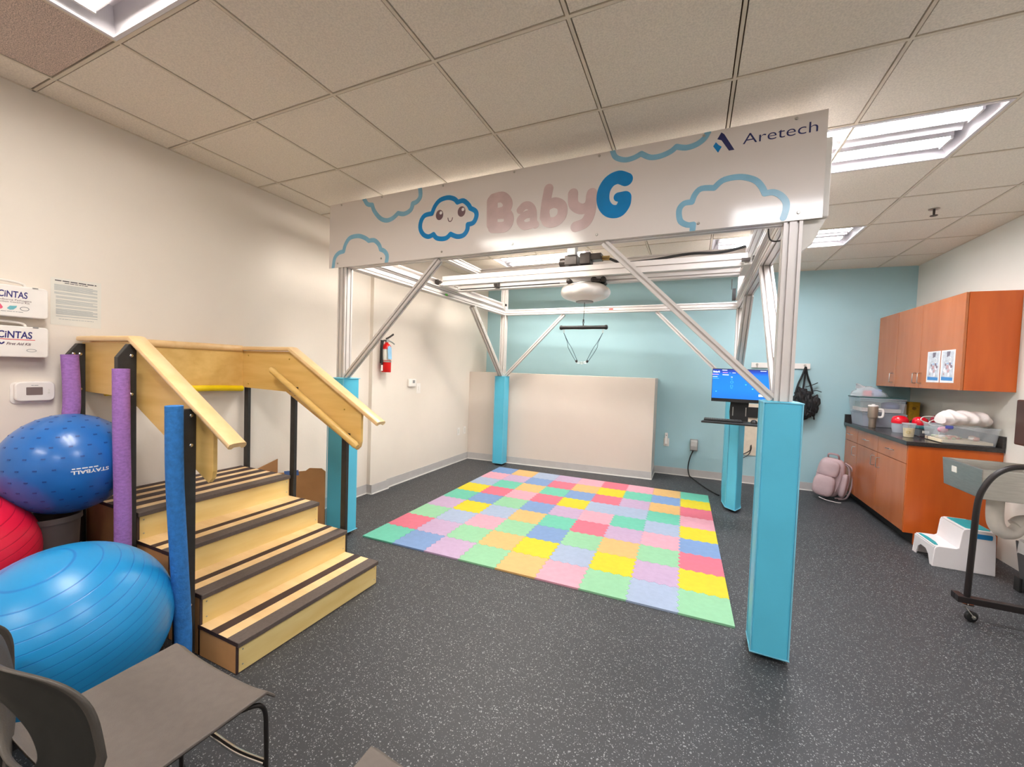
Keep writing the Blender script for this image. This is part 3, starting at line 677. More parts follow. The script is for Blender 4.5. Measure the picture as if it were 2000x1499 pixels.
for sg in (-1, 1):
    a = Vector((SB.x + sg * 0.207, SB.y, 1.868)); cp = Vector((a.x - sg * 0.008, a.y, 1.83))
    build(MB().tube([(cp.x + 0.006 * math.cos(q), cp.y, (a.z + cp.z) / 2 + 0.02 * math.sin(q)) for q in [2 * PI * i / 12 for i in range(12)]], 0.0022, 6, closed=True), 'carabiner', M_STEEL, bar, smooth=True)
    e = Vector((low.x + sg * 0.055, low.y, 1.545))
    for off in (-0.014, 0.014):
        mid = (cp + e) / 2 + Vector((sg * 0.0, 0, 0)) + Vector((off * 1.1, off * 0.6, -0.012))
        build(MB().tube(smooth_pts([cp, (cp * 2 + e) / 3 + Vector((off * 0.35, 0, -0.004)), mid, e + Vector((off * 0.7, 0, 0))], 5), 0.0026, 8), 'cord', mat('blue_black_cord', (40, 62, 84), 0.6), bar, smooth=True)
    build(MB().sphere(e, 0.013, 12, 8, sc=(1, 0.8, 1.1)), 'cord_lock', M_BLACK, bar, smooth=True)
    build(MB().tube([(e.x - sg * 0.02 + 0.018 * math.cos(q) * 1, e.y, e.z - 0.012 + 0.008 * math.sin(q)) for q in [2 * PI * i / 10 for i in range(10)]], 0.002, 6, closed=True), 'carabiner', M_STEEL, bar, smooth=True)
build(MB().tube([(low.x + 0.011 * math.cos(q), low.y, 1.528 + 0.011 * math.sin(q)) for q in [2 * PI * i / 12 for i in range(12)]], 0.0025, 6, closed=True), 'ring', M_STEEL, bar, smooth=True)
# dangling cords that cross below the left carabiner

# ================================================================== TRAINING STAIRS
st = thing('training_staircase', 'birch therapy stairs with dark striped treads, railings and black posts beside the left wall', 'staircase', (-1.845, 1.15, 0))
Y0, Y1 = 1.155, 2.055
FR = [-1.845, -2.122, -2.388, -2.69]; BKX = -3.245; RS = 0.1505
for k in range(4):
    z = RS * (k + 1); xf = FR[k]; xb = FR[k + 1] - 0.012 if k < 3 else BKX
    tr = build(MB().box(xb, xf + 0.012, Y0, Y1, z - 0.018, z), 'tread', M_MAPLE, st, bevel=0.002)
    strips = [(xf + 0.013, xf - 0.068)] 
    if k < 3: strips += [(xf - 0.135, xf - 0.19)] if k == 0 else [(xf - 0.128, xf - 0.17)]
    else: strips += [(xf - 0.128, xf - 0.195), (xf - 0.255, xf - 0.322), (xf - 0.382, xf - 0.449), (xf - 0.50, xf - 0.552)]
    for n_, (a, b) in enumerate(strips):
        sb = MB().box(b, a, Y0, Y1, z, z + 0.0022)
        if n_ == 0: sb = MB().box(b, xf + 0.0155, Y0, Y1, z - 0.022, z + 0.0022)
        build(sb, 'antislip_strip', M_STRIP if n_ == 0 else M_EDGE, tr, bevel=0.003 if n_ == 0 else 0)
    zb = RS * k + (0.0 if k else 0.004)
    build(MB().box(xf - 0.014, xf + 0.001, Y0 + 0.012, Y1 - 0.004, zb, z - 0.02), 'riser', M_BIRCHR, st)
    # side panels near and far with dark edge band
    build(MB().box(xb if k < 3 else BKX, xf - 0.001, Y0, Y0 + 0.012, 0.004, z - 0.019), 'side_panel', mat('birch_side', (204, 150, 96), 0.5, var=0.05, scale=6), st)
    build(MB().box(xb if k < 3 else BKX, xf - 0.001, Y1 - 0.012, Y1, 0.004, z - 0.019), 'side_panel', MATS['birch_side'], st)
    eb = MB().box(xf - 0.002, xf + 0.0016, Y0 - 0.001, Y0 + 0.010, 0.0, z - 0.019); eb.box(xb, xf + 0.012, Y0 - 0.0015, Y0, z - 0.016, z + 0.002)
    build(eb, 'edge_band', M_EDGE, st)
    for yy in (Y0 + 0.03, Y1 - 0.02):
        for zz in (zb + 0.03, z - 0.045):
            build(MB().lathe([(0.004, 0), (0.003, 0.0015)], (xf + 0.001, yy, zz), 10, axis=(1, 0, 0)), 'screw', M_STEEL, st)
build(MB().box(-1.846, -1.8435, Y0, Y1, 0.0, 0.004), 'edge_band', M_EDGE, st)
# side railings: plywood panels with maple cap rails
HI, LO, PT = 1.515, 1.06, 0.30
xa, xk, xe = BKX + 0.0, -2.68, -2.0
slope = (1.54 - 1.062) / (-1.83 + 2.68)
def rail_panel(yc, nm='rail_panel', far=False):
    zt_e = HI - slope * (xe - xk)
    top = [(xa, HI), (xk, HI), (xe, zt_e)]
    bot = [(xe, zt_e - 0.21), (xe - 0.01, zt_e - 0.245), (xe - 0.035, zt_e - 0.268), (xe - 0.06, zt_e - 0.255), (xk - 0.055, HI - 0.295), (xa, HI - 0.285)]
    build(MB().prism(top + bot, lambda u, v, w: (u, w, v), yc - 0.010, yc + 0.010), nm, M_BIRCH, st, bevel=0.002)
def cap_rail(pts, y):
    # rounded cap with a groove under it: bread-loaf section swept along the panel's top edge
    w, h = 0.040, 0.030
    sec = [(-w * 0.55, -h * 0.55), (-w * 0.9, -h * 0.45), (-w, -0.002), (-w * 0.92, h * 0.32), (-w * 0.6, h * 0.48), (0, h * 0.52), (w * 0.6, h * 0.48), (w * 0.92, h * 0.32), (w, -0.002), (w * 0.9, -h * 0.45), (w * 0.55, -h * 0.55), (w * 0.35, -h * 0.25), (-w * 0.35, -h * 0.25)]
    n = len(sec); vs = []; k = len(pts)
    for i, (x, z) in enumerate(pts):
        a = Vector((pts[max(i - 1, 0)][0], pts[max(i - 1, 0)][1])); b = Vector((pts[min(i + 1, k - 1)][0], pts[min(i + 1, k - 1)][1]))
        d = (b - a).normalized(); nn = Vector((-d.y, d.x))
        if nn.y < 0: nn = -nn
        for (u, v) in sec: vs.append((x + nn.x * v, y + u, z + nn.y * v))
    fs = [tuple(range(n)), tuple(range((k - 1) * n, k * n))[::-1]]
    for i in range(k - 1): fs += [(i * n + j, (i + 1) * n + j, (i + 1) * n + (j + 1) % n, i * n + (j + 1) % n) for j in range(n)]
    return MB().add(vs, fs)
YN, YFR = Y0 - 0.006, Y1 + 0.006
rail_panel(YN); rail_panel(YFR, far=True)
for yy in (YN, YFR):
    ze = HI + 0.022 - slope * (-1.83 - xk)
    build(cap_rail([(BKX + 0.01, HI + 0.02), (xk, HI + 0.02), (-1.84, ze)], yy), 'cap_rail', M_MAPLE, st, smooth=True)
# back rail panel along the wall and its cap
build(MB().box(BKX, BKX + 0.020, YN + 0.010, YFR - 0.010, HI - 0.285, HI), 'rail_panel', M_BIRCH, st, bevel=0.002)
build(MB().tube([(BKX + 0.02, YN + 0.02, HI + 0.016), (BKX + 0.02, YFR - 0.02, HI + 0.016)], 0.019, 12, flat=1.3), 'cap_rail', M_MAPLE, st, smooth=True)
# lower child handrail on the far side, held on two brackets
pA, pB = Vector((-2.815, YFR - 0.075, 1.385)), Vector((-1.965, YFR - 0.075, 0.905))
ch = build(MB().tube([pA, pA + (pB - pA) * 0.02, pB - (pB - pA) * 0.02, pB], [0.012, 0.019, 0.019, 0.012], 14, flat=1.25), 'child_handrail', M_BIRCH, st, smooth=True)
for f in (0.22, 0.82):
    p = pA + (pB - pA) * f
    build(MB().tube(smooth_pts([p + Vector((0, 0, -0.018)), p + Vector((0.01, 0.02, -0.05)), p + Vector((0.01, 0.066, -0.055))], 5), 0.005, 8).box(p.x - 0.005, p.x + 0.025, YFR - 0.016, YFR - 0.010, p.z - 0.085, p.z - 0.02), 'rail_bracket', M_DARKMET, ch, smooth=True)
# black posts (near side carry the foam noodles, far side stand outside the panel)
def post_near(x1, ztop, tall):
    yo, yi = 1.062, YN - 0.0105
    poly = [(yo, 0.0), (yi, 0.0), (yi, ztop), (yo + 0.045, ztop), (yo, ztop - 0.07)] if tall else [(yo, 0), (yi, 0), (yi, ztop - 0.01), (yi - 0.012, ztop), (yo + 0.03, ztop), (yo, ztop - 0.03)]
    p = build(MB().prism(poly, lambda u, v, w: (w, u, v), x1 - 0.036, x1), 'post', M_POST, st, bevel=0.002)
    for zz in ((ztop - 0.06, ztop - 0.26) if tall else (ztop - 0.03, ztop - 0.17)) + ((0.27,) if not tall else (0.35,)):
        for yy in ((yi - 0.022,) if (zz != ztop - 0.06 or x1 > -3) else (yi - 0.022, yi - 0.05)):
            build(MB().lathe([(0.0085, 0), (0.008, 0.003), (0.004, 0.006)], (x1, yy, zz), 12, axis=(1, 0, 0)), 'bolt', M_CHROME, p, smooth=True)
post_near(-3.205, 1.505, True); post_near(-2.655, 1.505, True); post_near(-2.13, 1.205, False)
for x1, zt in ((-3.196, HI - 0.02), (-2.664, HI - 0.02), (-2.148, 1.20)):
    build(MB().box(x1 - 0.045, x1, YFR + 0.0105, YFR + 0.035, 0.0, zt), 'post', M_POST, st, bevel=0.002)
for (x, z) in ((-3.16, 1.48), (-3.16, 1.26), (-2.70, 1.46), (-2.15, 1.13)):
    build(MB().lathe([(0.006, 0), (0.005, 0.004)], (x, YFR - 0.010, z), 12, axis=(0, -1, 0)), 'bolt', mat('brass_bolt', (200, 170, 90), 0.3, metal=0.8), st, smooth=True)
# noodles
def noodle(pts, r, m, label, grp):
    mb = MB(); sp = smooth_pts(pts, 6)
    mb.tube(sp, r, 22); p = sp[0]
    base = (sp[0].x, sp[0].y, sp[0].z)
    return solo(mb, 'foam_noodle', m, label, 'foam noodle', base, group=grp, smooth=True)
G_N = 'foam tubes pushed over the near posts of the stairs'
noodle([(-3.150, 1.040, 0.03), (-3.148, 1.030, 0.8), (-3.150, 1.062, 1.15), (-3.158, 1.058, 1.44)], 0.036, M_PURPLE, 'shorter-looking purple foam noodle on the stair post nearest the wall', G_N)
noodle([(-2.612, 1.062, 0.03), (-2.612, 1.065, 0.6), (-2.612, 1.060, 1.0), (-2.612, 1.058, 1.378)], 0.034, M_PURPLE, 'full purple foam noodle standing between the striped treads and the spotted ball', G_N)
noodle([(-2.080, 1.062, 0.03), (-2.078, 1.062, 0.2), (-2.075, 1.045, 0.5), (-2.068, 1.022, 0.9), (-2.062, 1.015, 1.232)], 0.033, M_BFOAM, 'blue foam noodle on the shortest stair post', G_N)
# yellow tube along the back rail
t = thing('yellow_tube', 'bright yellow tube under the back rail panel of the stairs', 'tube', (BKX + 0.03, 1.7, 1.22))
build(MB().tube(smooth_pts([(BKX + 0.05, YN + 0.07, 1.222), (BKX + 0.05, 1.5, 1.228), (BKX + 0.05, 1.8, 1.230), (BKX + 0.05, YFR - 0.035, 1.222)], 5), 0.022, 16), 'tube', M_YELTUBE, t, smooth=True)
# flattened cardboard behind the stairs
t = thing('cardboard_sheet', 'brown cardboard box with blue tape leaning behind the far side of the stairs', 'cardboard', (-2.95, 2.35, 0))
yv = 2.175
mb = MB().prism([(-3.17, 0.0), (-2.78, 0.0), (-2.78, 0.53), (-2.81, 0.555), (-2.90, 0.555), (-2.93, 0.53), (-3.17, 0.50)], lambda u, v, w: (u + w * 0.0, 2.28 + (u + 3.17) * 0.45 + w, v), 0, 0.006)
build(mb, 'front_flap', M_CARD, t)
mb = MB().prism([(2.16, 0.0), (2.36, 0.0), (2.36, 0.60), (2.16, 0.545)], lambda u, v, w: (-3.24 + w, u, v), 0, 0.006)
build(mb, 'back_flap', mat('cardboard_dark', (170, 122, 78), 0.85), t)
build(MB().box(-0.06, 0.06, -0.003, -0.0005, -0.022, 0.022, M=Matrix.Translation((-3.035, 2.341, 0.507)) @ Matrix.Rotation(0.423, 4, 'Z') @ Matrix.Rotation(-0.12, 4, 'Y')), 'tape_strip', M_TAPE, t)

# ================================================================== EXERCISE BALLS
def ball_mat(name, rgb, axis, freq, rgb_line, rough=0.3, w=0.10, wob=0.0):
    m = bpy.data.materials.new(name); m.use_nodes = True
    nt = m.node_tree; b = nt.nodes['Principled BSDF']; N = nt.nodes.new; L = nt.links.new
    tc = N('ShaderNodeTexCoord'); dt = N('ShaderNodeVectorMath'); dt.operation = 'DOT_PRODUCT'
    a = Vector(axis).normalized(); dt.inputs[1].default_value = a
    nz = N('ShaderNodeTexNoise'); nz.inputs['Scale'].default_value = 4; L(tc.outputs['Object'], nz.inputs[0])
    ml = N('ShaderNodeVectorMath'); ml.operation = 'MULTIPLY_ADD'; ml.inputs[1].default_value = (wob, wob, wob)
    L(nz.outputs['Color'], ml.inputs[0]); L(tc.outputs['Object'], ml.inputs[2]); L(ml.outputs[0], dt.inputs[0])
    ac = N('ShaderNodeMath'); ac.operation = 'MULTIPLY'; ac.inputs[1].default_value = freq; L(dt.outputs['Value'], ac.inputs[0])
    fr = N('ShaderNodeMath'); fr.operation = 'PINGPONG'; fr.inputs[1].default_value = 0.5; L(ac.outputs[0], fr.inputs[0])
    mr = N('ShaderNodeMapRange'); mr.inputs[1].default_value = 0.0; mr.inputs[2].default_value = w; mr.interpolation_type = 'SMOOTHSTEP'; L(fr.outputs[0], mr.inputs[0])
    mx = N('ShaderNodeMix'); mx.data_type = 'RGBA'; mx.inputs[6].default_value = (*lin(rgb_line), 1); mx.inputs[7].default_value = (*lin(rgb), 1)
    L(mr.outputs[0], mx.inputs[0]); L(mx.outputs[2], b.inputs['Base Color'])
    bp = N('ShaderNodeBump'); bp.inputs['Strength'].default_value = 0.35; bp.inputs['Distance'].default_value = 0.0015
    L(mr.outputs[0], bp.inputs['Height']); L(bp.outputs[0], b.inputs['Normal'])
    b.inputs['Roughness'].default_value = rough; b.inputs['Coat Weight'].default_value = 0.1; b.inputs['Coat Roughness'].default_value = 0.3
    return m
b1 = Vector((-2.247, 0.742, 0.334))
solo(MB().sphere(b1, 0.334, 72, 48), 'exercise_ball', ball_mat('light_blue_ball', (30, 142, 204), (0.12, -0.30, 0.945), 30, (22, 116, 190), 0.34, w=0.07), 'big light blue ribbed exercise ball on the floor behind the chairs', 'exercise ball', (b1.x, b1.y, 0), 'exercise balls piled by the left wall', smooth=True)
b2 = Vector((-2.884, 0.960, 0.888)); R2 = 0.25
t = thing('exercise_ball', 'darker blue ball with rows of small dents and white lettering, resting high against the stairs', 'exercise ball', (b2.x, b2.y, b2.z - R2), 0, 'exercise balls piled by the left wall')
build(MB().sphere(b2, R2, 72, 48), 'ball_skin', mat('blue_ball_skin', (36, 104, 180), 0.28, var=0.02, coat=0.1), t, smooth=True)
view = (Vector((0, 0, CAM_Z)) - b2).normalized(); az0 = math.atan2(view.y, view.x)
mb = MB()
for iel in range(-5, 7):
    el = math.radians(iel * 12 + 4); n = max(4, int(26 * math.cos(el)))
    for q in range(n):
        a = 2 * PI * (q + 0.5 * (iel % 2)) / n
        d = Vector((math.cos(el) * math.cos(a), math.cos(el) * math.sin(a), math.sin(el)))
        if d.dot((Vector((0, 0, CAM_Z)) - b2).normalized()) < -0.3: continue
        tx = Vector((-math.sin(a), math.cos(a), 0)); tz = d.cross(tx)
        cc = b2 + d * (R2 - 0.0012)
        M = Matrix(((tx.x, tz.x, d.x, cc.x), (tx.y, tz.y, d.y, cc.y), (tx.z, tz.z, d.z, cc.z), (0, 0, 0, 1)))
        if not (abs(iel * 12 + 4 - (-4)) < 9 and abs(((a - (az0 + 0.32) + PI) % (2 * PI)) - PI) < 0.42):
            mb.box(-0.007, 0.007, -0.0034, 0.0034, 0, 0.0024, M=M)
build(mb, 'dents', mat('dent_blue', (26, 72, 140), 0.4), t)
def on_ball(azc, elc, body, size, off):
    def fn(u, v, w):
        a = azc - u / R2; e = elc - v / R2; r = R2 + w
        return (b2.x + r * math.cos(e) * math.cos(a), b2.y + r * math.cos(e) * math.sin(a), b2.z + r * math.sin(e))
    return text_geo(body, size, fn, 0, 0.0008, offset=off, align='CENTER', sx=1.25)
build(on_ball(-0.02, 0.01, 'STAYBALL', 0.024, 0.0006), 'lettering', M_WPRINT, t)
build(dashes(-0.045, 0.09, 0, 0.005, lambda u, v, w: (b2.x + (R2 + w) * math.cos(0.06 - v / R2) * math.cos(-0.10 - u / R2), b2.y + (R2 + w) * math.cos(0.06 - v / R2) * math.sin(-0.10 - u / R2), b2.z + (R2 + w) * math.sin(0.06 - v / R2)), 4, 0.0003, 0.0008), 'small_print', M_WPRINT, t)
# ------------------------------------------------------------------ waste bin under the spotted ball, red ball beside it
t = thing('waste_bin', 'dark tapered waste bin holding up the spotted blue ball', 'waste bin', (b2.x - 0.02, b2.y - 0.055, 0))
rimr = 0.105; zr_ = 0.636; b4 = (b2.x - 0.02, b2.y - 0.055)
build(MB().lathe([(0.072, 0), (0.077, 0.01), (rimr - 0.004, zr_ - 0.03), (rimr + 0.004, zr_ - 0.028), (rimr + 0.003, zr_ - 0.002), (rimr, zr_), (rimr - 0.006, zr_ - 0.002), (0.07, 0.02), (0.001, 0.02)], (b4[0], b4[1], 0), 36), 'bin_shell', mat('brown_grey_plastic', (92, 80, 74), 0.55), t, smooth=True)
b3 = Vector((-2.935, 0.558, 0.525)); R3 = 0.315
solo(MB().sphere(b3, R3, 72, 48), 'exercise_ball', ball_mat('red_ball', (232, 26, 62), (0.25, -0.15, 0.95), 26, (190, 8, 44), 0.4, w=0.08, wob=0.004), 'red ribbed exercise ball at the left edge between the two blue balls', 'exercise ball', (b3.x, b3.y, b3.z - R3), 'exercise balls piled by the left wall', smooth=True)
cr = MB(); cx, cy = -2.955, 0.545
cr.box(cx - 0.17, cx + 0.17, cy - 0.17, cy + 0.17, 0, 0.012)
for (x0, x1, y0, y1) in ((-.17, -.158, -.17, .17), (.158, .17, -.17, .17), (-.158, .158, -.17, -.158), (-.158, .158, .158, .17)): cr.box(cx + x0, cx + x1, cy + y0, cy + y1, 0.012, 0.262)
solo(cr, 'storage_crate', M_BLACK, 'low black open crate under the red exercise ball', 'crate', (cx, cy, 0), bevel=0.004)

# ================================================================== CHAIRS
def make_chair():
    t = thing('shell_chair', '', 'chair', (0, 0, 0), 0, 'taupe plastic shell chairs in the near left corner')
    W = 0.235
    # seat: slightly dished sheet with a rolled-down front edge
    nu, nv = 14, 16; top = []; 
    def seat_pt(a, b, dz):
        x = a * (W - 0.012 * (1 - b)) * (1.0 if b < 0.96 else 1.0); y = -0.185 + 0.42 * b
        z = 0.455 + 0.012 * abs(a) ** 3 - 0.006 * (1 - a * a) - (0.03 * max(0, (b - 0.93) / 0.07) ** 2) + 0.05 * max(0, (0.16 - b) / 0.16) ** 2
        return (x, y, z + dz)
    vs = [seat_pt(-1 + 2 * i / nu, j / nv, 0) for j in range(nv + 1) for i in range(nu + 1)] + [seat_pt(-1 + 2 * i / nu, j / nv, -0.011) for j in range(nv + 1) for i in range(nu + 1)]
    Q = (nu + 1) * (nv + 1); fs = []
    for j in range(nv):
        for i in range(nu):
            a = j * (nu + 1) + i; fs += [(a, a + 1, a + nu + 2, a + nu + 1), (Q + a, Q + a + nu + 1, Q + a + nu + 2, Q + a + 1)]
    for i in range(nu): fs += [(i, Q + i, Q + i + 1, i + 1), (nv * (nu + 1) + i, nv * (nu + 1) + i + 1, Q + nv * (nu + 1) + i + 1, Q + nv * (nu + 1) + i)]
    for j in range(nv):
        a = j * (nu + 1); b = a + nu; fs += [(a, a + nu + 1, Q + a + nu + 1, Q + a), (b, Q + b, Q + b + nu + 1, b + nu + 1)]
    build(MB().add(vs, fs), 'seat', M_TAUPE, t, smooth=True, bevel=0.003)
    # backrest: curved shell with an opening at the lower back, thickened rim
    n = 64; rings = 7
    def outer(q):
        a = 2 * PI * q / n; ca, sa = math.cos(a), math.sin(a)
        x = math.copysign(abs(ca) ** 0.55, ca) * 0.238; z = 0.625 + math.copysign(abs(sa) ** 0.6, sa) * (0.172 if sa > 0 else 0.165)
        if z < 0.58: x *= 1 - 0.16 * min(1, (0.58 - z) / 0.125)
        return x, z
    def inner(q):
        a = 2 * PI * q / n; ca, sa = math.cos(a), math.sin(a)
        return math.copysign(abs(ca) ** 0.8, ca) * (0.115 - 0.02 * sa), 0.628 + math.copysign(abs(sa) ** 0.9, sa) * 0.09
    def back_y(x, z): return -0.205 + 1.45 * x * x - 0.13 * (z - 0.46)
    vs = []; 
    for side in (0, -0.010):
        for r in range(rings + 1):
            f = r / rings
            for q in range(n):
                xi, zi = inner(q); xo, zo = outer(q); x = xi + (xo - xi) * f; z = zi + (zo - zi) * f
                lip = -0.010 * max(0, (f - 0.8) / 0.2) ** 2 + (-0.006 if f == 0 else 0)
                vs.append((x, back_y(x, z) + side + lip, z))
    P_ = n * (rings + 1); fs = []
    for r in range(rings):
        for q in range(n):
            a = r * n + q; b = r * n + (q + 1) % n
            fs += [(a, b, b + n, a + n), (P_ + a, P_ + a + n, P_ + b + n, P_ + b)]
    for q in range(n):
        q2 = (q + 1) % n; fs += [(q, P_ + q, P_ + q2, q2), (rings * n + q, rings * n + q2, P_ + rings * n + q2, P_ + rings * n + q)]
    bmb = MB().add(vs, fs)
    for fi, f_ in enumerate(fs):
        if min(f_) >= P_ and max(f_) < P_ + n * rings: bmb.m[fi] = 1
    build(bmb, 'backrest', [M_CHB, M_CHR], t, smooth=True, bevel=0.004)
    fm = mat('dark_chair_frame', (52, 48, 46), 0.35, metal=0.6)
    for sx in (-1, 1):
        x = sx * 0.219
        build(MB().tube(smooth_pts([(x * 0.9, 0.15, 0.434), (x, 0.205, 0.415), (x, 0.218, 0.3), (x, 0.218, 0.012)], 5), 0.0065, 10), 'front_leg', fm, t, smooth=True)
        build(MB().tube(smooth_pts([(x * 0.9, 0.15, 0.434), (x * 0.88, 0.0, 0.434), (x * 0.9, -0.15, 0.434), (x * 0.98, -0.21, 0.40), (x * 1.0, -0.23, 0.2), (x * 1.02, -0.25, 0.012)], 5), 0.0075, 10), 'rear_leg', fm, t, smooth=True)
        build(MB().tube(smooth_pts([(x * 0.9, -0.16, 0.44), (x * 0.86, -0.222, 0.47), (x * 0.84, -0.228, 0.55)], 4), 0.009, 8), 'back_support', fm, t, smooth=True)
        for (fx, fy) in ((x, 0.218), (x * 1.02, -0.25)): build(MB().lathe([(0.013, 0), (0.014, 0.004), (0.0125, 0.02)], (fx, fy, 0), 14), 'glide', M_BLACK, t, smooth=True)
    build(MB().tube(smooth_pts([(0.218, 0.215, 0.235), (0.12, 0.195, 0.245), (0.0, 0.185, 0.262), (-0.12, 0.195, 0.245), (-0.218, 0.215, 0.235)], 6), 0.009, 10), 'brace_rod', M_CHROME, t, smooth=True, label='chrome curved rod')
    return t
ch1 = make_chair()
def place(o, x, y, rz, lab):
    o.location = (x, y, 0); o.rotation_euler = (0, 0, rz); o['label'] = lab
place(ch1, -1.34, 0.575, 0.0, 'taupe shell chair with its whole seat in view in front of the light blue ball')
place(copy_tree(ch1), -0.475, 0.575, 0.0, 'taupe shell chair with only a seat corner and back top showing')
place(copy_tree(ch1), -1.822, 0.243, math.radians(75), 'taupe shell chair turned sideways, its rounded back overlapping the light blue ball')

# ================================================================== LEFT WALL FITTINGS
def wl(u, v, w): return (XL + w, u, v)            # u = along y, v = up, w = out from the wall
def rrect(y0, y1, z0, z1, r, n=5):
    o = []
    for (cx, cy, a0) in ((y1 - r, z1 - r, 0), (y0 + r, z1 - r, 90), (y0 + r, z0 + r, 180), (y1 - r, z0 + r, 270)):
        for k in range(n + 1):
            a = math.radians(a0 + 90 * k / n); o.append((cx + r * math.cos(a), cy + r * math.sin(a)))
    return o
def aid_box(zlo, zhi, lab, first):
    D = 0.075; ys0, ys1 = 0.67, 0.988; kz = 1
    t = thing('first_aid_box', lab, 'first aid box', (XL, (ys0 + ys1) / 2, zlo))
    build(MB().prism(rrect(ys0, ys1, zlo, zhi, 0.016), wl, 0.001, D * 0.5 - 0.0015), 'case_back', M_WHITEP, t, bevel=0.004)
    lid = build(MB().prism(rrect(ys0, ys1, zlo, zhi, 0.016), wl, D * 0.5 + 0.0015, D), 'lid', M_WHITEP, t, bevel=0.005)
    hb = smooth_pts([wl(0.72, zhi - 0.002, D * 0.5), wl(0.735, zhi + 0.017, D * 0.5), wl(0.82, zhi + 0.024, D * 0.5), wl(0.90, zhi + 0.017, D * 0.5), wl(0.915, zhi - 0.002, D * 0.5)], 6)
    build(MB().tube(hb, 0.006, 8, flat=1.8), 'handle', M_WHITEP, t, smooth=True)
    build(MB().box(XL + D, XL + D + 0.004, 0.93, 0.95, zhi + 0.0 - 0.004, zhi - 0.0005), 'latch', M_GREYP, t)
    f = lambda y0_, z0_: (lambda u, v, w: wl(y0_ + u, z0_ + v, D + 0.0002 + w))
    if first:
        build(text_geo('CiNTAS', 0.046, f(0.812, zhi - 0.062), offset=0.0009, width=0.099, shear=0.08), 'brand_lettering', M_NAVY, lid)
        tx = text_geo('Bloodborne Pathogens', 0.0125, f(0.795, zhi - 0.079), width=0.130)
        build(tx, 'small_lettering', M_EYE, lid); build(text_geo('Infection Control Kit', 0.0125, f(0.800, zhi - 0.090), width=0.118), 'small_lettering', M_EYE, lid)
        ff = lambda u, v, w: wl(u, v, D + 0.0002 + w)
        dr = MB().prism([(0.818 + 0.011 * math.sin(a), zhi - 0.115 + (0.011 * math.cos(a) if math.cos(a) < 0 else 0.017 * math.cos(a) ** 3)) for a in [2 * PI * i / 20 for i in range(20)]], ff, 0, 0.0005)
        build(dr, 'drop_symbol', mat('rose_print', (222, 90, 120), 0.5), lid)
        build(MB().prism([(0.842, zhi - 0.120), (0.852, zhi - 0.106), (0.866, zhi - 0.105), (0.876, zhi - 0.103), (0.874, zhi - 0.112), (0.864, zhi - 0.124), (0.852, zhi - 0.127)], ff, 0, 0.0005), 'glove_symbol', mat('teal_print', (110, 180, 190), 0.5), lid)
        rg = [(0.902 + 0.015 * math.cos(a), zhi - 0.116 + 0.0095 * math.sin(a)) for a in [2 * PI * i / 22 for i in range(22)]]
        build(MB().ribbon(rg, 0.003, ff, closed=True), 'mask_symbol', M_GREYP, lid)
        build(dashes(0, 0.075, 0, 0.0028, f(0.822, zlo + 0.024), 2), 'small_lettering', M_GREYP, lid)
    else:
        build(text_geo('CiNTAS', 0.050, f(0.808, zhi - 0.062), offset=0.0011, width=0.118, shear=0.08), 'brand_lettering', M_NAVY, lid)
        ff = lambda u, v, w: wl(u, v, D + 0.0002 + w)
        build(MB().prism([(0.80, zhi - 0.071), (0.938, zhi - 0.071), (0.938, zhi - 0.0675), (0.80, zhi - 0.0675)], ff, 0, 0.0005), 'red_line', mat('red_print', (214, 44, 64), 0.5), lid)
        build(text_geo('First Aid Kit', 0.019, f(0.838, zhi - 0.098), offset=0.0004, shear=0.35, width=0.085), 'kit_lettering', M_EYE, lid)
        build(MB().ribbon([(p.x, p.y) for p in smooth_pts([(0.805, zhi - 0.092), (0.815, zhi - 0.086), (0.823, zhi - 0.094), (0.831, zhi - 0.086)], 5)], 0.006, ff), 'swoosh_symbol', M_NAVY, lid)
        rg = [(0.925 + 0.017 * math.cos(a), zlo + 0.036 + 0.007 * math.sin(a)) for a in [2 * PI * i / 22 for i in range(22)]]
        build(MB().ribbon(rg, 0.0022, ff, closed=True), 'hand_symbol', M_GREYP, lid)
aid_box(1.625, 1.785, 'white first aid box with three small coloured symbols, above its twin', True)
aid_box(1.418, 1.578, 'white first aid box with a red line under its lettering', False)
t = thing('wall_notice', 'laminated page of small print taped to the left wall above the stair rail', 'notice', (XL, 1.12, 1.60))
ng = lambda u, v, w: wl(u, v, 0.0015 + w)
build(MB().prism([(1.018, 1.606), (1.228, 1.600), (1.230, 1.872), (1.020, 1.866)], wl, 0.0004, 0.0012), 'sleeve', M_PAPER, t)
mb = MB()
for (z0, z1) in ((1.797, 1.832), (1.777, 1.790), (1.755, 1.768), (1.722, 1.748), (1.703, 1.716), (1.664, 1.697), (1.650, 1.658)):
    nl = max(1, int((z1 - z0) / 0.0055))
    for q in range(nl):
        zz = z0 + (q + 0.5) * (z1 - z0) / nl; mb.prism([(1.033 + (0.006 if z0 < 1.77 else 0), zz - 0.0017), (1.212 - 0.02 * ((q * 37) % 3 == 2), zz - 0.0017), (1.212 - 0.02 * ((q * 37) % 3 == 2), zz + 0.0017), (1.033 + (0.006 if z0 < 1.77 else 0), zz + 0.0017)], ng, 0, 0.0003)
build(mb, 'body_text_lines', M_INKG, t)
build(dashes(1.036, 0.172, 1.850, 0.0052, ng, 5), 'heading', M_INKB, t)
build(dashes(1.075, 0.095, 1.841, 0.0032, ng, 6), 'heading', M_INKB, t)
build(dashes(1.05, 0.145, 1.637, 0.003, ng, 7), 'heading', M_INKG, t)
t = thing('thermostat', 'wide white thermostat with a grey display beside the first aid boxes', 'thermostat', (XL, 0.945, 1.18))
build(MB().prism(rrect(0.868, 1.020, 1.170, 1.285, 0.02), wl, 0.001, 0.006), 'backplate', M_WHITEP, t, bevel=0.002)
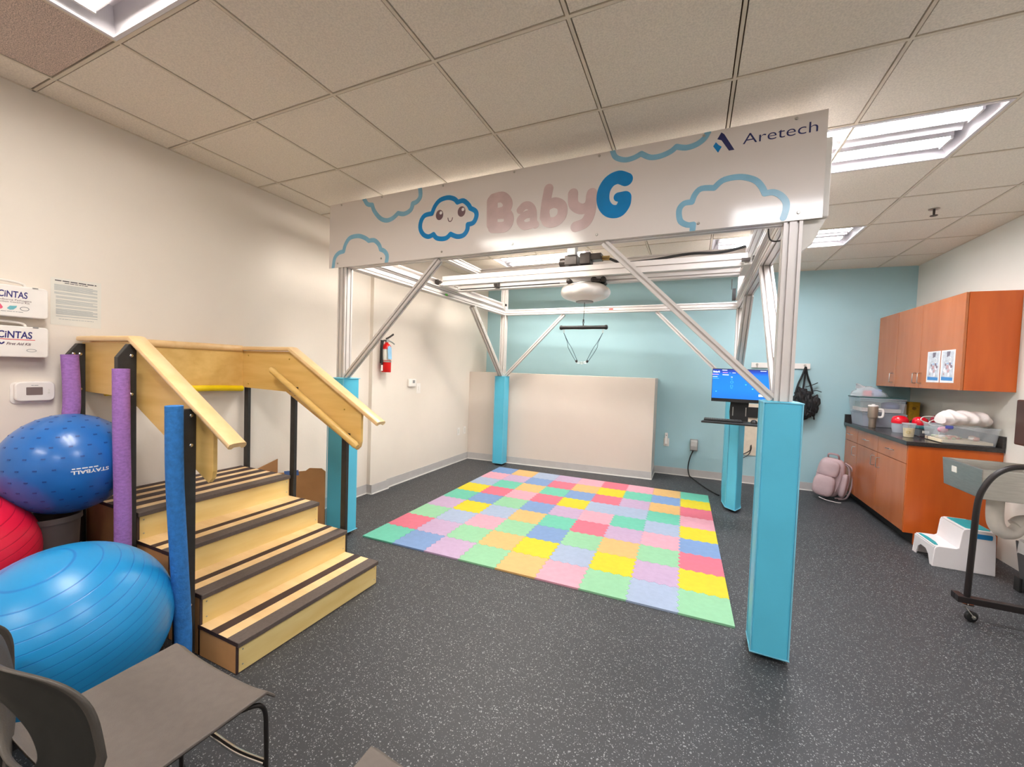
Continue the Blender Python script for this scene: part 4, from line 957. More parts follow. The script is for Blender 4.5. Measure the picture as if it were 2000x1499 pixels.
cs_ = build(MB().prism(rrect(0.878, 1.026, 1.182, 1.288, 0.024), wl, 0.006, 0.030), 'casing', M_WHITEP, t, bevel=0.007, seg=3)
build(MB().prism(rrect(0.918, 0.978, 1.216, 1.258, 0.003), wl, 0.030, 0.0312), 'display', mat('lcd_grey', (128, 112, 108), 0.25), t)
build(MB().prism(rrect(0.997, 1.005, 1.236, 1.246, 0.002), wl, 0.030, 0.032).prism(rrect(0.997, 1.005, 1.222, 1.232, 0.002), wl, 0.030, 0.032), 'buttons', M_PAPER, t)
build(dashes(0.936, 0.026, 1.266, 0.0028, lambda u, v, w: wl(u, v, 0.0303 + w), 8), 'lettering', M_GREYP, t)
# fire extinguisher on the projecting wall
ex, ey, ez = XL2 + 0.075, 3.585, 1.36
t = thing('fire_extinguisher', 'red fire extinguisher with a blue tag hanging on the left wall', 'fire extinguisher', (ex, ey, ez))
build(MB().lathe([(0.048, 0), (0.052, 0.006), (0.052, 0.265), (0.046, 0.295), (0.03, 0.315), (0.018, 0.322), (0.018, 0.335)], (ex, ey, ez), 28), 'cylinder', M_RED, t, smooth=True)
build(MB().lathe([(0.0525, 0.135), (0.0528, 0.137), (0.0528, 0.255), (0.0525, 0.257)], (ex, ey, ez), 28), 'label_wrap', M_PAPER, t, smooth=True)
build(MB().lathe([(0.0532, 0.112), (0.0555, 0.113), (0.0555, 0.128), (0.0532, 0.129)], (ex, ey, ez), 28), 'strap', M_STEEL, t, smooth=True)
build(MB().prism([(-0.03, 0.15), (0.03, 0.145), (0.033, 0.27), (0.0, 0.30), (-0.03, 0.275)], lambda u, v, w: (ex + 0.055 + w + 0.01 * (v < .2), ey - 0.018 + u - 0.3 * w, ez + v), 0, 0.002), 'inspection_tag', mat('tag_blue', (140, 186, 218), 0.6), t)
mb = MB().tube([(ex, ey, ez + 0.32), (ex, ey, ez + 0.355)], 0.016, 12); mb.box(ex - 0.012, ex + 0.012, ey - 0.01, ey + 0.03, ez + 0.345, ez + 0.37); build(mb, 'valve', M_STEEL, t, bevel=0.002)
build(MB().tube(smooth_pts([(ex, ey - 0.012, ez + 0.372), (ex + 0.01, ey + 0.03, ez + 0.395), (ex + 0.02, ey + 0.085, ez + 0.432)], 5), 0.006, 8, flat=1.8), 'squeeze_lever', M_DARKMET, t, smooth=True)
build(MB().tube(smooth_pts([(ex, ey, ez + 0.355), (ex + 0.01, ey + 0.05, ez + 0.348), (ex + 0.02, ey + 0.105, ez + 0.322)], 5), 0.005, 8, flat=1.8), 'carry_handle', M_STEEL, t, smooth=True)
build(MB().tube(smooth_pts([(ex, ey - 0.01, ez + 0.35), (ex, ey - 0.055, ez + 0.345), (ex - 0.005, ey - 0.068, ez + 0.27), (ex - 0.005, ey - 0.066, ez + 0.14), (ex - 0.005, ey - 0.064, ez + 0.08)], 5), 0.009, 10), 'hose', M_BLACK, t, smooth=True)
build(MB().tube([(ex - 0.005, ey - 0.064, ez + 0.08), (ex - 0.005, ey - 0.066, ez + 0.015)], [0.009, 0.012], 10), 'nozzle', M_WHITEP, t, smooth=True)
build(MB().box(XL2 + 0.0005, XL2 + 0.012, ey - 0.02, ey + 0.02, ez + 0.1, ez + 0.36).box(XL2 + 0.012, ex - 0.05, ey - 0.012, ey + 0.012, ez + 0.115, ez + 0.126), 'wall_bracket', M_DARKMET, t)
def wl2(u, v, w): return (XL2 + w, u, v)
t = thing('thermostat', 'small square white thermostat on the left wall past the fire extinguisher', 'thermostat', (XL2, 4.13, 1.18))
build(MB().prism(rrect(4.06, 4.20, 1.182, 1.278, 0.008), wl2, 0.001, 0.026), 'casing', M_WHITEP, t, bevel=0.004)
build(MB().prism(rrect(4.125, 4.17, 1.225, 1.262, 0.002), wl2, 0.0262, 0.0272), 'display', M_GREYP, t)
solo(MB().prism(rrect(4.235, 4.315, 1.09, 1.22, 0.004), wl2, 0.001, 0.006).box(XL2 + 0.006, XL2 + 0.012, 4.262, 4.288, 1.13, 1.18), 'switch_plate', M_WHITEP, 'white light switch plate just right of the small square thermostat', 'light switch', (XL2, 4.275, 1.09), bevel=0.001)
for (yc, lab) in ((5.29, 'white outlet plate low on the left wall, farther from the corner'), (5.47, 'white outlet plate low on the left wall, closer to the corner')):
    t = thing('outlet_plate', lab, 'outlet', (XL2, yc, 0.41), 0, 'outlet plates low on the left wall')
    build(MB().prism(rrect(yc - 0.036, yc + 0.036, 0.41, 0.525, 0.004), wl2, 0.001, 0.006), 'plate', M_WHITEP, t, bevel=0.001)
    build(MB().prism(rrect(yc - 0.017, yc + 0.017, 0.435, 0.50, 0.006), wl2, 0.006, 0.0085), 'socket_face', M_PAPER, t)

# ================================================================== BACK WALL FITTINGS
def bw(u, v, w): return (u, yback(u) - w, v)
t = thing('outlet_plate', 'white outlet with a plugged-in adapter on the teal wall by the low wall end', 'outlet', (-0.303, yback(-.3), 0.40))
build(MB().prism(rrect(-0.34, -0.266, 0.405, 0.52, 0.004), bw, 0.001, 0.006), 'plate', M_WHITEP, t, bevel=0.001)
build(MB().prism(rrect(-0.326, -0.285, 0.44, 0.60, 0.01), bw, 0.007, 0.042), 'adapter', M_WHITEP, t, bevel=0.005)
build(MB().disc(-0.305, 0.565, 0.006, bw, 0, 0.0425, 0.0432), 'adapter_light', M_DARKMET, t)
t = thing('outlet_cover', 'grey weatherproof outlet box on the teal wall with a black cord hanging from it', 'outlet box', (0.06, yback(.06), 0.375))
build(MB().prism(rrect(0.012, 0.112, 0.375, 0.54, 0.008), bw, 0.001, 0.03), 'box', M_GREYP, t, bevel=0.004)
build(MB().prism([(0.03, 0.385), (0.075, 0.395), (0.085, 0.45), (0.075, 0.51), (0.03, 0.53)], lambda u, v, w: bw(w, v, u), 0.02, 0.104), 'hood', mat('pale_grey_plastic', (178, 176, 172), 0.35), t, bevel=0.004)
yb0 = yback(0.05)
solo(MB().tube(smooth_pts([(0.055, yb0 - 0.045, 0.38), (0.02, yb0 - 0.05, 0.28), (0.00, yb0 - 0.05, 0.14), (0.02, yb0 - 0.055, 0.03), (0.05, yb0 - 0.09, 0.012), (0.13, 5.95, 0.010), (0.24, 5.66, 0.010), (0.355, 5.44, 0.010)], 8), 0.0075, 8), 'power_cord', M_BLACK, 'black power cord running from the grey outlet box to the rear padded post', 'power cord', (0.055, yb0 - 0.05, 0.003), smooth=True)
t = thing('access_panel', 'beige access panel on the teal wall below the monitor', 'wall panel', (0.77, yback(.77), 0.39))
build(MB().prism([(0.655, 0.385), (0.905, 0.385), (0.905, 1.085), (0.655, 1.085)], bw, 0.001, 0.010), 'panel', mat('beige_panel', (226, 212, 190), 0.6), t, bevel=0.002)
build(MB().prism(rrect(0.70, 0.83, 0.90, 1.04, 0.006), bw, 0.0105, 0.03), 'black_box', M_BLACK, t, bevel=0.004)
build(MB().tube(smooth_pts([bw(0.76, 0.52, 0.012), bw(0.755, 0.50, 0.04), bw(0.75, 0.46, 0.05), bw(0.70, 0.42, 0.06), bw(0.60, 0.37, 0.10), (0.50, 5.75, 0.40)], 6), 0.006, 8).tube(smooth_pts([bw(0.765, 0.53, 0.012), bw(0.762, 0.47, 0.045), bw(0.72, 0.39, 0.07), bw(0.62, 0.34, 0.12), (0.50, 5.75, 0.38)], 6), 0.005, 8), 'cables', M_BLACK, t, smooth=True)
# hook rail and the black harness bag on it
t = thing('hook_rail', 'white hook rail on the teal wall behind the right front post', 'hook rail', (1.04, yback(1.04), 1.565))
build(MB().prism([(0.715, 1.572), (1.375, 1.572), (1.375, 1.642), (0.715, 1.642)], bw, 0.001, 0.02), 'board', M_WHITEM, t, bevel=0.003)
for x in (0.78, 1.02, 1.318):
    build(MB().disc(x, 1.615, 0.016, bw, 0, 0.0202, 0.0225).tube(smooth_pts([bw(x, 1.62, 0.022), bw(x, 1.60, 0.05), bw(x, 1.585, 0.055), bw(x, 1.583, 0.04)], 5), 0.005, 8), 'hook', M_STEEL, t, smooth=True)
hb = thing('harness_bag', 'black strappy harness bag hanging from the hook rail on the teal wall', 'bag', (1.32, yback(1.3) - 0.1, 0.95))
def bagpt(x, z, d): return bw(x, z, d)
M_BAG = mat('black_webbing', (34, 34, 36), 0.8, var=0.15, scale=40, bump=0.5, bscale=90)
M_BAG2 = mat('charcoal_nylon', (24, 24, 25), 0.65, var=0.2, scale=14, bump=1.0, bscale=20)
for pts, w in (([(1.318, 1.60), (1.29, 1.50), (1.25, 1.38), (1.225, 1.26)], 0.03), ([(1.32, 1.60), (1.345, 1.48), (1.385, 1.36), (1.41, 1.26)], 0.028), ([(1.318, 1.60), (1.315, 1.45), (1.30, 1.28)], 0.026), ([(1.33, 1.34), (1.40, 1.37), (1.455, 1.40)], 0.014), ([(1.40, 1.29), (1.45, 1.30), (1.50, 1.285)], 0.014), ([(1.23, 0.98), (1.235, 0.90), (1.27, 0.83), (1.305, 0.79)], 0.016), ([(1.38, 1.05), (1.43, 0.98), (1.44, 0.93)], 0.018)):
    build(MB().tube(smooth_pts([bagpt(x, z, 0.055) for x, z in pts], 5), w, 8, flat=0.35), 'strap', M_BAG, hb, smooth=True)
rnd = random.Random(9)
def rag(cx, cz, sx, sz, d, seed, nm, m):
    r_ = random.Random(seed); ph = [r_.uniform(0, 6.28) for _ in range(6)]
    mb = MB().sphere((0, 0, 0), 1.0, 44, 28, e=0.9)
    vs = []
    for (x, y, z) in mb.v:
        a = math.atan2(z, x); k = 1 + 0.13 * math.sin(3 * a + ph[0]) + 0.09 * math.sin(7 * a + ph[1]) + 0.05 * math.sin(13 * a + ph[2])
        fold = 0.16 * math.sin(9 * x + 4 * z + ph[3]) + 0.12 * math.sin(14 * x - 7 * z + ph[4])
        px, pz = cx + sx * x * k, cz + sz * z * k
        vs.append((px, yback(px) - 0.012 - d - d * 0.95 * y * (-1) * (1 + fold) if y < 0 else yback(px) - 0.012 - d + d * 0.9 * y, pz))
    mb.v = vs
    return build(mb, nm, m, hb, smooth=True)
rag(1.325, 1.10, 0.125, 0.165, 0.055, 1, 'bag_body', M_BAG2); rag(1.42, 1.12, 0.07, 0.13, 0.05, 2, 'side_pouch', M_BAG2); rag(1.31, 1.01, 0.10, 0.085, 0.068, 4, 'lower_pouch', M_BAG2); rag(1.25, 1.16, 0.05, 0.14, 0.05, 6, 'side_pouch', M_BAG2)
rag(1.30, 1.24, 0.09, 0.09, 0.04, 8, 'folded_flap', M_BAG)
for x in (1.27, 1.33, 1.38):
    build(MB().tube(smooth_pts([bagpt(x, 1.24, 0.10), bagpt(x + 0.012, 1.12, 0.128), bagpt(x - 0.01, 1.0, 0.13)], 5), 0.013, 8, flat=0.3), 'strap', M_BAG, hb, smooth=True)
# backpack on the floor
bp = thing('backpack', 'dusty pink backpack slumped on the floor between the teal wall and the wood cabinets', 'backpack', (1.58, 6.10, 0))
M_BP = mat('dusty_pink_nylon', (190, 166, 168), 0.7, var=0.05, scale=8, bump=1.2, bscale=14)
M_BPD = mat('dusty_pink_shade', (160, 134, 138), 0.75, var=0.05)
RB = Matrix.Rotation(-0.42, 3, 'Z') @ Matrix.Rotation(0.12, 3, 'Y') @ Matrix.Rotation(-0.10, 3, 'X')
def bpp(x, y, z): return Vector((1.545, 6.06, 0.0)) + RB @ Vector((x * 1.12, y, z * 1.02))
def blob(cx, cy, cz, sx, sy, sz, nm, m, e=0.5):
    return build(MB().sphere(bpp(cx, cy, cz), 1.0, 28, 18, sc=(sx, sy, sz), e=e, M=RB), nm, m, bp, smooth=True)
blob(0, 0.0, 0.262, 0.135, 0.085, 0.235, 'main_compartment', M_BP, 0.6)
blob(-0.01, -0.085, 0.36, 0.10, 0.045, 0.10, 'top_pocket', M_BP, 0.6)
fp = blob(-0.02, -0.115, 0.155, 0.108, 0.06, 0.125, 'front_pocket', M_BP, 0.6)
blob(0.13, -0.02, 0.20, 0.035, 0.06, 0.14, 'side_pocket', M_BP, 0.6)
for z, y, w in ((0.425, -0.098, 0.075), (0.245, -0.152, 0.08), (0.285, -0.13, 0.085), (0.06, -0.16, 0.07)):
    build(MB().tube([bpp(-0.02 - w, y + 0.02, z), bpp(-0.02, y - 0.012, z - 0.01), bpp(-0.02 + w, y + 0.02, z)], 0.005, 6), 'zip', M_BPD, bp, smooth=True)
build(MB().tube(smooth_pts([bpp(-0.05, -0.02, 0.485), bpp(-0.045, -0.05, 0.53), bpp(0.03, -0.05, 0.535), bpp(0.045, -0.02, 0.485)], 6), 0.008, 8, flat=1.8), 'carry_loop', M_BPD, bp, smooth=True)
for x in (0.085, 0.115):
    build(MB().tube(smooth_pts([bpp(x - .02, 0.04, 0.46), bpp(x + 0.05, 0.05, 0.40), bpp(x + 0.075, 0.03, 0.22), bpp(x + 0.06, 0.0, 0.07), bpp(x, -0.02, 0.03)], 6), 0.022, 8, flat=0.4), 'shoulder_strap', M_BP, bp, smooth=True)
build(MB().tube(smooth_pts([bpp(0.09, -0.09, 0.36), bpp(0.10, -0.10, 0.25), bpp(0.085, -0.11, 0.12)], 5), 0.009, 8, flat=0.5), 'compression_strap', M_BP, bp, smooth=True)
build(MB().tube(smooth_pts([bpp(-0.03, -0.15, 0.012), bpp(0.03, -0.20, 0.010), bpp(0.12, -0.16, 0.010), bpp(0.15, -0.10, 0.012)], 5), 0.006, 8, flat=0.5), 'loose_strap', M_WHITEM, bp, smooth=True)

# ================================================================== MONITOR STATION on the rear right post
def M_screen():
    m = bpy.data.materials.new('monitor_screen_blue'); m.use_nodes = True
    nt = m.node_tree; b = nt.nodes['Principled BSDF']; N = nt.nodes.new; L = nt.links.new
    tc = N('ShaderNodeTexCoord'); sp = N('ShaderNodeSeparateXYZ'); L(tc.outputs['Generated'], sp.inputs[0])
    rp = N('ShaderNodeValToRGB'); e = rp.color_ramp.elements
    e[0].position = 0.0; e[0].color = (*lin((8, 118, 230)), 1); e[1].position = 1.0; e[1].color = (*lin((34, 52, 150)), 1)
    x = rp.color_ramp.elements.new(0.35); x.color = (*lin((6, 132, 255)), 1); y = rp.color_ramp.elements.new(0.80); y.color = (*lin((8, 126, 250)), 1)
    z_ = rp.color_ramp.elements.new(0.92); z_.color = (*lin((22, 70, 190)), 1)
    L(sp.outputs['Z'], rp.inputs[0]); L(rp.outputs[0], b.inputs['Emission Color']); b.inputs['Emission Strength'].default_value = 0.95
    b.inputs['Base Color'].default_value = (0.01, 0.02, 0.05, 1); b.inputs['Roughness'].default_value = 0.4
    return m
mo = thing('computer_monitor', 'black monitor with a bright blue screen mounted by the rear right post', 'monitor', (0.445, 4.67, 1.18))
MR_ = Matrix.Translation((0.445, 4.655, 1.350)) @ Matrix.Rotation(-0.03, 4, 'Z') @ Matrix.Rotation(0.0, 4, 'X')
def mp_(mb): mb.v = [tuple(MR_ @ Vector(v)) for v in mb.v]; return mb
W2, H2 = 0.258, 0.166
build(mp_(MB().box(-W2, W2, 0.0, 0.022, -H2, H2 + 0.004).box(-0.12, 0.12, 0.022, 0.05, -0.09, 0.09)), 'casing', M_BLACK, mo, bevel=0.003)
scr = build(mp_(MB().box(-W2 + 0.003, W2 - 0.003, -0.0012, 0.0, -H2 + 0.034, H2 - 0.002)), 'screen', M_screen(), mo)
build(mp_(MB().box(-W2, W2, -0.003, 0.0, -H2, -H2 + 0.033)), 'chin_bezel', M_BLACK, mo)
MW = mat('screen_white', (225, 235, 255), 0.4, emit=0.9); MPK = mat('screen_pink', (220, 150, 210), 0.4, emit=0.7); MCY = mat('screen_cyan', (90, 200, 255), 0.4, emit=0.8)
def sfn(x0, z0): return lambda u, v, w: tuple(MR_ @ Vector((x0 + u, -0.0014 - w, z0 + v)))
build(text_geo('BabyG', 0.021, sfn(-0.252, 0.132), offset=0.0009, width=0.06), 'screen_lettering', MW, scr)
for (x, z, w_, h_, m_) in ((-0.170, 0.152, 0.045, 0.007, MW), (-0.165, 0.128, 0.046, 0.006, MPK), (-0.11, 0.128, 0.02, 0.003, MCY), (-0.078, 0.128, 0.03, 0.005, MW), (-0.165, 0.105, 0.056, 0.007, MW), (-0.26, 0.108, 0.06, 0.006, MPK), (-0.255, 0.085, 0.045, 0.004, MW), (-0.255, 0.068, 0.058, 0.003, MCY),
                          (-0.088, 0.085, 0.014, 0.005, MW), (-0.09, 0.066, 0.018, 0.003, MCY), (-0.088, -0.028, 0.018, 0.002, MCY), (0.165, 0.152, 0.05, 0.005, MW), (-0.222, -0.066, 0.01, 0.007, MCY), (0.04, 0.01, 0.012, 0.008, MCY), (0.10, -0.03, 0.012, 0.009, MCY), (0.16, -0.098, 0.05, 0.022, MW)):
    f0 = sfn(x, z); build(MB().prism([(0, 0), (w_, 0), (w_, h_), (0, h_)], f0, 0, 0.0004), 'screen_mark', m_, scr)
f0 = sfn(-0.079, 0.036); build(MB().ribbon([(0.012 * math.cos(a), 0.012 * math.sin(a)) for a in [2 * PI * i / 20 for i in range(20)]], 0.002, f0, closed=True), 'screen_mark', MCY, scr)
f0 = sfn(-0.079, -0.005); build(MB().ribbon([(-.01, -.01), (.01, -.01), (.01, .01), (-.01, .01)], 0.002, f0, closed=True), 'screen_mark', MCY, scr)
mt = thing('monitor_arm', 'black upright mounting arm joining the monitor and keyboard tray to the post', 'monitor mount', (0.45, 4.76, 0.985))
mb = MB().prism([(0.385, 1.19), (0.55, 1.19), (0.545, 1.08), (0.55, 0.985), (0.385, 0.985), (0.378, 1.08)], lambda u, v, w: (u - 0.012, w, v), 4.745, 4.77)
mb.box(0.385, 0.515, 4.708, 4.7445, 1.20, 1.40)
build(mb, 'mount_plate', M_BLACK, mt, bevel=0.004)
for x in (0.408, 0.525): build(MB().box(x - 0.016, x - 0.008, 4.741, 4.7445, 1.04, 1.13), 'slot_strip', M_STEEL, mt)
build(MB().box(0.43, 0.47, 4.7705, 4.80, 1.05, 1.15), 'reach_bar', M_BLACK, mt, bevel=0.003)
ky = thing('keyboard_tray', 'black keyboard tray jutting out under the blue screen monitor', 'keyboard tray', (0.38, 4.60, 0.97))
TM = Matrix.Translation((0.372, 4.60, 0.990)) @ Matrix.Rotation(-0.03, 4, 'Z')
def tp_(mb): mb.v = [tuple(TM @ Vector(v)) for v in mb.v]; return mb
build(tp_(MB().prism([(-0.27, -0.12), (0.33, -0.14), (0.33, 0.12), (-0.22, 0.14)], XYZ, -0.018, 0.0)), 'tray', M_BLACK, ky, bevel=0.004)
build(tp_(MB().box(0.0, 0.14, 0.06, 0.185, -0.03, -0.0185)), 'tray_bracket', M_BLACK, ky)
kb = thing('keyboard', 'black keyboard with rows of small keys on the tray under the monitor', 'keyboard', tuple(TM @ Vector((-0.07, 0.04, 0.0))))
build(tp_(MB().box(-0.245, 0.10, -0.05, 0.09, 0.001, 0.014)), 'keyboard_base', M_BLACK, kb, bevel=0.003)
mb = MB()
for r_ in range(5):
    for c_ in range(16): mb.box(-0.236 + c_ * 0.0206, -0.236 + c_ * 0.0206 + 0.017, -0.04 + r_ * 0.0245, -0.04 + r_ * 0.0245 + 0.02, 0.014, 0.019)
build(tp_(mb), 'keys', mat('key_grey', (74, 76, 76), 0.5), kb)
solo(tp_(MB().sphere((0.20, 0.01, 0.001), 1.0, 20, 12, sc=(0.03, 0.05, 0.032), e=0.9)), 'computer_mouse', M_BLACK, 'black computer mouse on the tray beside the keyboard', 'mouse', tuple(TM @ Vector((0.20, 0.01, 0.0))), smooth=True)
# trim the mouse under side flat

# ================================================================== CABINETS on the right wall
CX, UX = 1.785, 2.055
def handle(mb_parent, x, y, z, vertical=True, L_=0.10):
    d = (0, 0, L_ / 2) if vertical else (0, L_ / 2, 0); d = Vector(d); p = Vector((x, y, z)); o = Vector((-0.03, 0, 0))
    build(MB().tube([p - d, p - d + o * 0.8, p - d * 0.92 + o, p + d * 0.92 + o, p + d + o * 0.8, p + d], 0.004, 8), 'handle', M_STEEL, mb_parent, smooth=True)
def base_cab(y0, y1, doors, drawers, hy, lab, end):
    t = thing('base_cabinet', lab, 'base cabinet', (CX + 0.02, (y0 + y1) / 2, 0), 0, 'cherry base cabinets under the black worktop')
    build(MB().box(CX + 0.02, XR - 0.002, y0 + (0.018 if end else 0), y1, 0.10, 0.884), 'carcass', M_CHERRY, t)
    build(MB().box(CX + 0.075, XR - 0.002, y0 + (0.018 if end else 0), y1, 0.0, 0.10), 'toe_kick', mat('black_kick', (34, 32, 32), 0.6), t)
    if end:
        build(MB().prism([(CX + 0.002, 0.10), (CX + 0.075, 0.10), (CX + 0.075, 0.0), (XR - 0.002, 0.0), (XR - 0.002, 0.884), (CX + 0.002, 0.884)], lambda u, v, w: (u, w, v), y0, y0 + 0.018), 'end_panel', M_CHERRY2, t)
    for (a, b) in drawers:
        d = build(MB().box(CX, CX + 0.019, a + 0.002, b - 0.002, 0.715, 0.878), 'drawer', M_CHERRY, t, bevel=0.001)
        handle(d, CX, (a + b) / 2, 0.797, False)
    for (a, b), h in zip(doors, hy):
        d = build(MB().box(CX, CX + 0.019, a + 0.002, b - 0.002, 0.105, 0.710), 'door', M_CHERRY, t, bevel=0.001)
        handle(d, CX, h, 0.615)
YE = 4.725
base_cab(YE, 5.925, [(5.36, 5.925), (YE + 0.018, 5.36)], [(5.36, 5.925), (YE + 0.018, 5.36)], [5.43, 5.30], 'wide cherry base cabinet with two doors and a bare end panel facing the room', True)
base_cab(5.927, yback(CX) - 0.012, [(5.927, yback(CX) - 0.02)], [(5.927, yback(CX) - 0.02)], [5.985], 'narrow cherry base cabinet with one door tucked against the teal wall', False)
yb2 = yback(1.9) - 0.012
t = thing('worktop', 'black laminate worktop over the cherry base cabinets', 'worktop', (2.08, 5.5, 0.885))
build(MB().box(1.763, XR - 0.002, 4.705, yb2 - 0.004, 0.8845, 0.922), 'slab', M_COUNTER, t, bevel=0.003)
build(MB().box(1.765, XR - 0.002, yb2 - 0.026, yb2 - 0.004, 0.9225, 1.02), 'backsplash', M_COUNTER, t)
build(MB().box(XR - 0.022, XR - 0.002, 4.705, yb2 - 0.03, 0.9225, 1.02), 'backsplash', M_COUNTER, t)
def wall_cab(y0, y1, doors, hy, lab, end):
    t = thing('wall_cabinet', lab, 'wall cabinet', (UX + 0.16, (y0 + y1) / 2, 1.392), 0, 'cherry wall cabinets above the worktop')
    build(MB().box(UX + 0.02, XR - 0.002, y0 + (0.018 if end else 0), y1, 1.392, 2.215), 'carcass', M_CHERRY, t)
    if end: build(MB().box(UX + 0.021, XR - 0.002, y0, y0 + 0.018, 1.392, 2.215), 'end_panel', M_CHERRY2, t)
    for (a, b), h in zip(doors, hy):
        d = build(MB().box(UX, UX + 0.019, a + 0.002, b - 0.002, 1.392, 2.213), 'door', M_CHERRY, t, bevel=0.001)
        handle(d, UX, h, 1.49)
wall_cab(4.64, 5.845, [(5.33, 5.845), (4.64, 5.33)], [5.385, 5.285], 'wide cherry wall cabinet with two doors and two leaflets taped on it', True)
wall_cab(5.847, yback(2.1) - 0.012, [(5.847, yback(2.1) - 0.02)], [5.905], 'narrow cherry wall cabinet with one door next to the teal wall', False)
# leaflets on the wall cabinet
def leaflet(y0, y1, lab):
    t = thing('leaflet', lab, 'leaflet', (UX, (y0 + y1) / 2, 1.455), 0, 'white leaflets taped on the wall cabinet door')
    f = lambda u, v, w: (UX - 0.0006 - w, u, v)
    build(MB().prism([(y0, 1.452), (y1, 1.452), (y1, 1.742), (y0, 1.742)], f, 0, 0.0008), 'sheet', M_WPRINT, t)
    w_ = y1 - y0; m = 0.09 * w_; a = y0 + m; b = y1 - m; fn = lambda u, v, w: (UX - 0.0016 - w, u, v)
    rnd = random.Random(3)
    build(MB().prism([(a, 1.47), (b, 1.47), (b, 1.73), (a, 1.73)], fn, 0, 0.0003), 'picture_ground', mat('leaflet_grey', (196, 200, 206), 0.6, var=0.1, scale=30), t)
    mb = MB()
    for q in range(16):
        yy = a + rnd.random() * (b - a - 0.04) + 0.02; zz = 1.52 + rnd.random() * 0.10
        mb.disc(yy, zz, 0.008 + rnd.random() * 0.012, lambda u, v, w: (UX - 0.0021 - w, u, v), q % 3, 0, 0.0002 + 0.00004 * q, n=9)
    build(mb, 'picture_figures', [mat('leaflet_rose', (190, 150, 152), 0.6), mat('leaflet_plum', (132, 112, 124), 0.6), mat('leaflet_pale', (226, 222, 226), 0.6)], t)
    g = lambda u, v, w: (UX - 0.0021 - w, u, v)
    build(MB().prism([(a, 1.47), (b, 1.474), (b, 1.505), (a, 1.498)], g, 0, 0.0003), 'blue_band', mat('leaflet_blue', (70, 136, 196), 0.6), t)
    build(MB().prism([(a + (b - a) * .35, 1.69), (a + (b - a) * .6, 1.68), (a + (b - a) * .6, 1.73), (a + (b - a) * .3, 1.73)], g, 0, 0.0003), 'dark_shape', mat('leaflet_dark', (120, 112, 124), 0.6), t)
    build(MB().ribbon([(a + (b - a) * .3 + 0.02 * math.cos(q), 1.655 + 0.02 * math.sin(q)) for q in [2 * PI * i / 16 for i in range(16)]], 0.006, g, closed=True), 'ring_shape', M_WPRINT, t)
    build(MB().prism([(a + 0.02, 1.618), (a + (b - a) * .6, 1.618), (a + (b - a) * .6, 1.628), (a + 0.02, 1.628)], g, 0, 0.0003), 'caption', mat('leaflet_pblue', (150, 180, 210), 0.6), t)
leaflet(4.965, 5.185, 'white picture leaflet on the cabinet door, the one closer to the handles')
leaflet(4.735, 4.95, 'white picture leaflet on the cabinet door, the one closer to the cabinet end')
# ------------------------------------------------------------------ things on the worktop
ZW = 0.9225
M_CLEAR = mat('clear_plastic', (226, 232, 238), 0.25, var=0.01, alpha=0.2)
M_CLEAR2 = mat('frosted_plastic', (210, 216, 226), 0.35, var=0.01, alpha=0.42)
def bin_(x0, x1, y0, y1, z0, z1, lab, name='storage_bin', cat='storage bin', lid=None, body=None, group=None):
    t = thing(name, lab, cat, ((x0 + x1) / 2, (y0 + y1) / 2, z0), 0, group); w = 0.004; tp = 0.015
    def ringbox(mb, ix, zA, zB, th):
        pass
    O = [(x0 + tp, y0 + tp), (x1 - tp, y0 + tp), (x1 - tp, y1 - tp), (x0 + tp, y1 - tp)]; T = [(x0, y0), (x1, y0), (x1, y1), (x0, y1)]
    vs = [(a, b, z0 + 0.001) for a, b in O] + [(a, b, z1) for a, b in T]
    cxx, cyy = (x0 + x1) / 2, (y0 + y1) / 2
    ins = lambda p, z: (p[0] + (w if p[0] < cxx else -w), p[1] + (w if p[1] < cyy else -w), z)
    vs += [ins(p, z0 + 0.006) for p in O] + [ins(p, z1) for p in T]
    fs = [(3, 2, 1, 0), (8, 9, 10, 11)]
    for k in range(4):
        j = (k + 1) % 4; fs += [(k, j, 4 + j, 4 + k), (8 + k, 12 + k, 12 + j, 8 + j), (4 + k, 4 + j, 12 + j, 12 + k)]
    build(MB().add(vs, fs), 'tub', body or M_CLEAR, t)
    rb = MB().tube([(x0 - 0.002, y0 - 0.002, z1), (x1 + 0.002, y0 - 0.002, z1), (x1 + 0.002, y1 + 0.002, z1), (x0 - 0.002, y1 + 0.002, z1)], 0.005, 6, closed=True)
    build(rb, 'rim', body or M_CLEAR2, t)
    if lid: build(MB().box(x0 - 0.006, x1 + 0.006, y0 - 0.006, y1 + 0.006, z1 + 0.006, z1 + 0.018), 'lid', lid, t, bevel=0.004)
    return t
G_B = 'clear storage bins stacked on the worktop'
bx0, bx1, by0, by1 = 1.772, 2.19, 5.885, 6.26
t = bin_(bx0 + 0.03, bx1, by0, by1, ZW, 1.065, 'frosted storage bin at the bottom of the stack beside the teal wall', lid=M_CLEAR2, body=M_CLEAR2, group=G_B)
build(MB().box(bx0 + 0.10, bx0 + 0.25, by0 + 0.03, by1 - 0.05, ZW + 0.007, 1.04), 'purple_contents', mat('mauve_cloth', (150, 142, 170), 0.8), t)
build(MB().box(bx0 + 0.27, bx1 - 0.03, by0 + 0.05, by1 - 0.05, ZW + 0.007, 1.02), 'grey_contents', mat('grey_cloth', (188, 186, 188), 0.8), t)
t = bin_(bx0, bx1 - 0.01, by0, by1, 1.086, 1.245, 'clear storage bin with a dark green lid on top of the frosted bin', lid=mat('dark_green_lid', (58, 92, 92), 0.4), group=G_B)
build(MB().box(bx0 + 0.03, bx1 - 0.04, by0 + 0.03, by1 - 0.05, 1.094, 1.135), 'pale_contents', mat('pale_cloth', (222, 206, 196), 0.8), t)
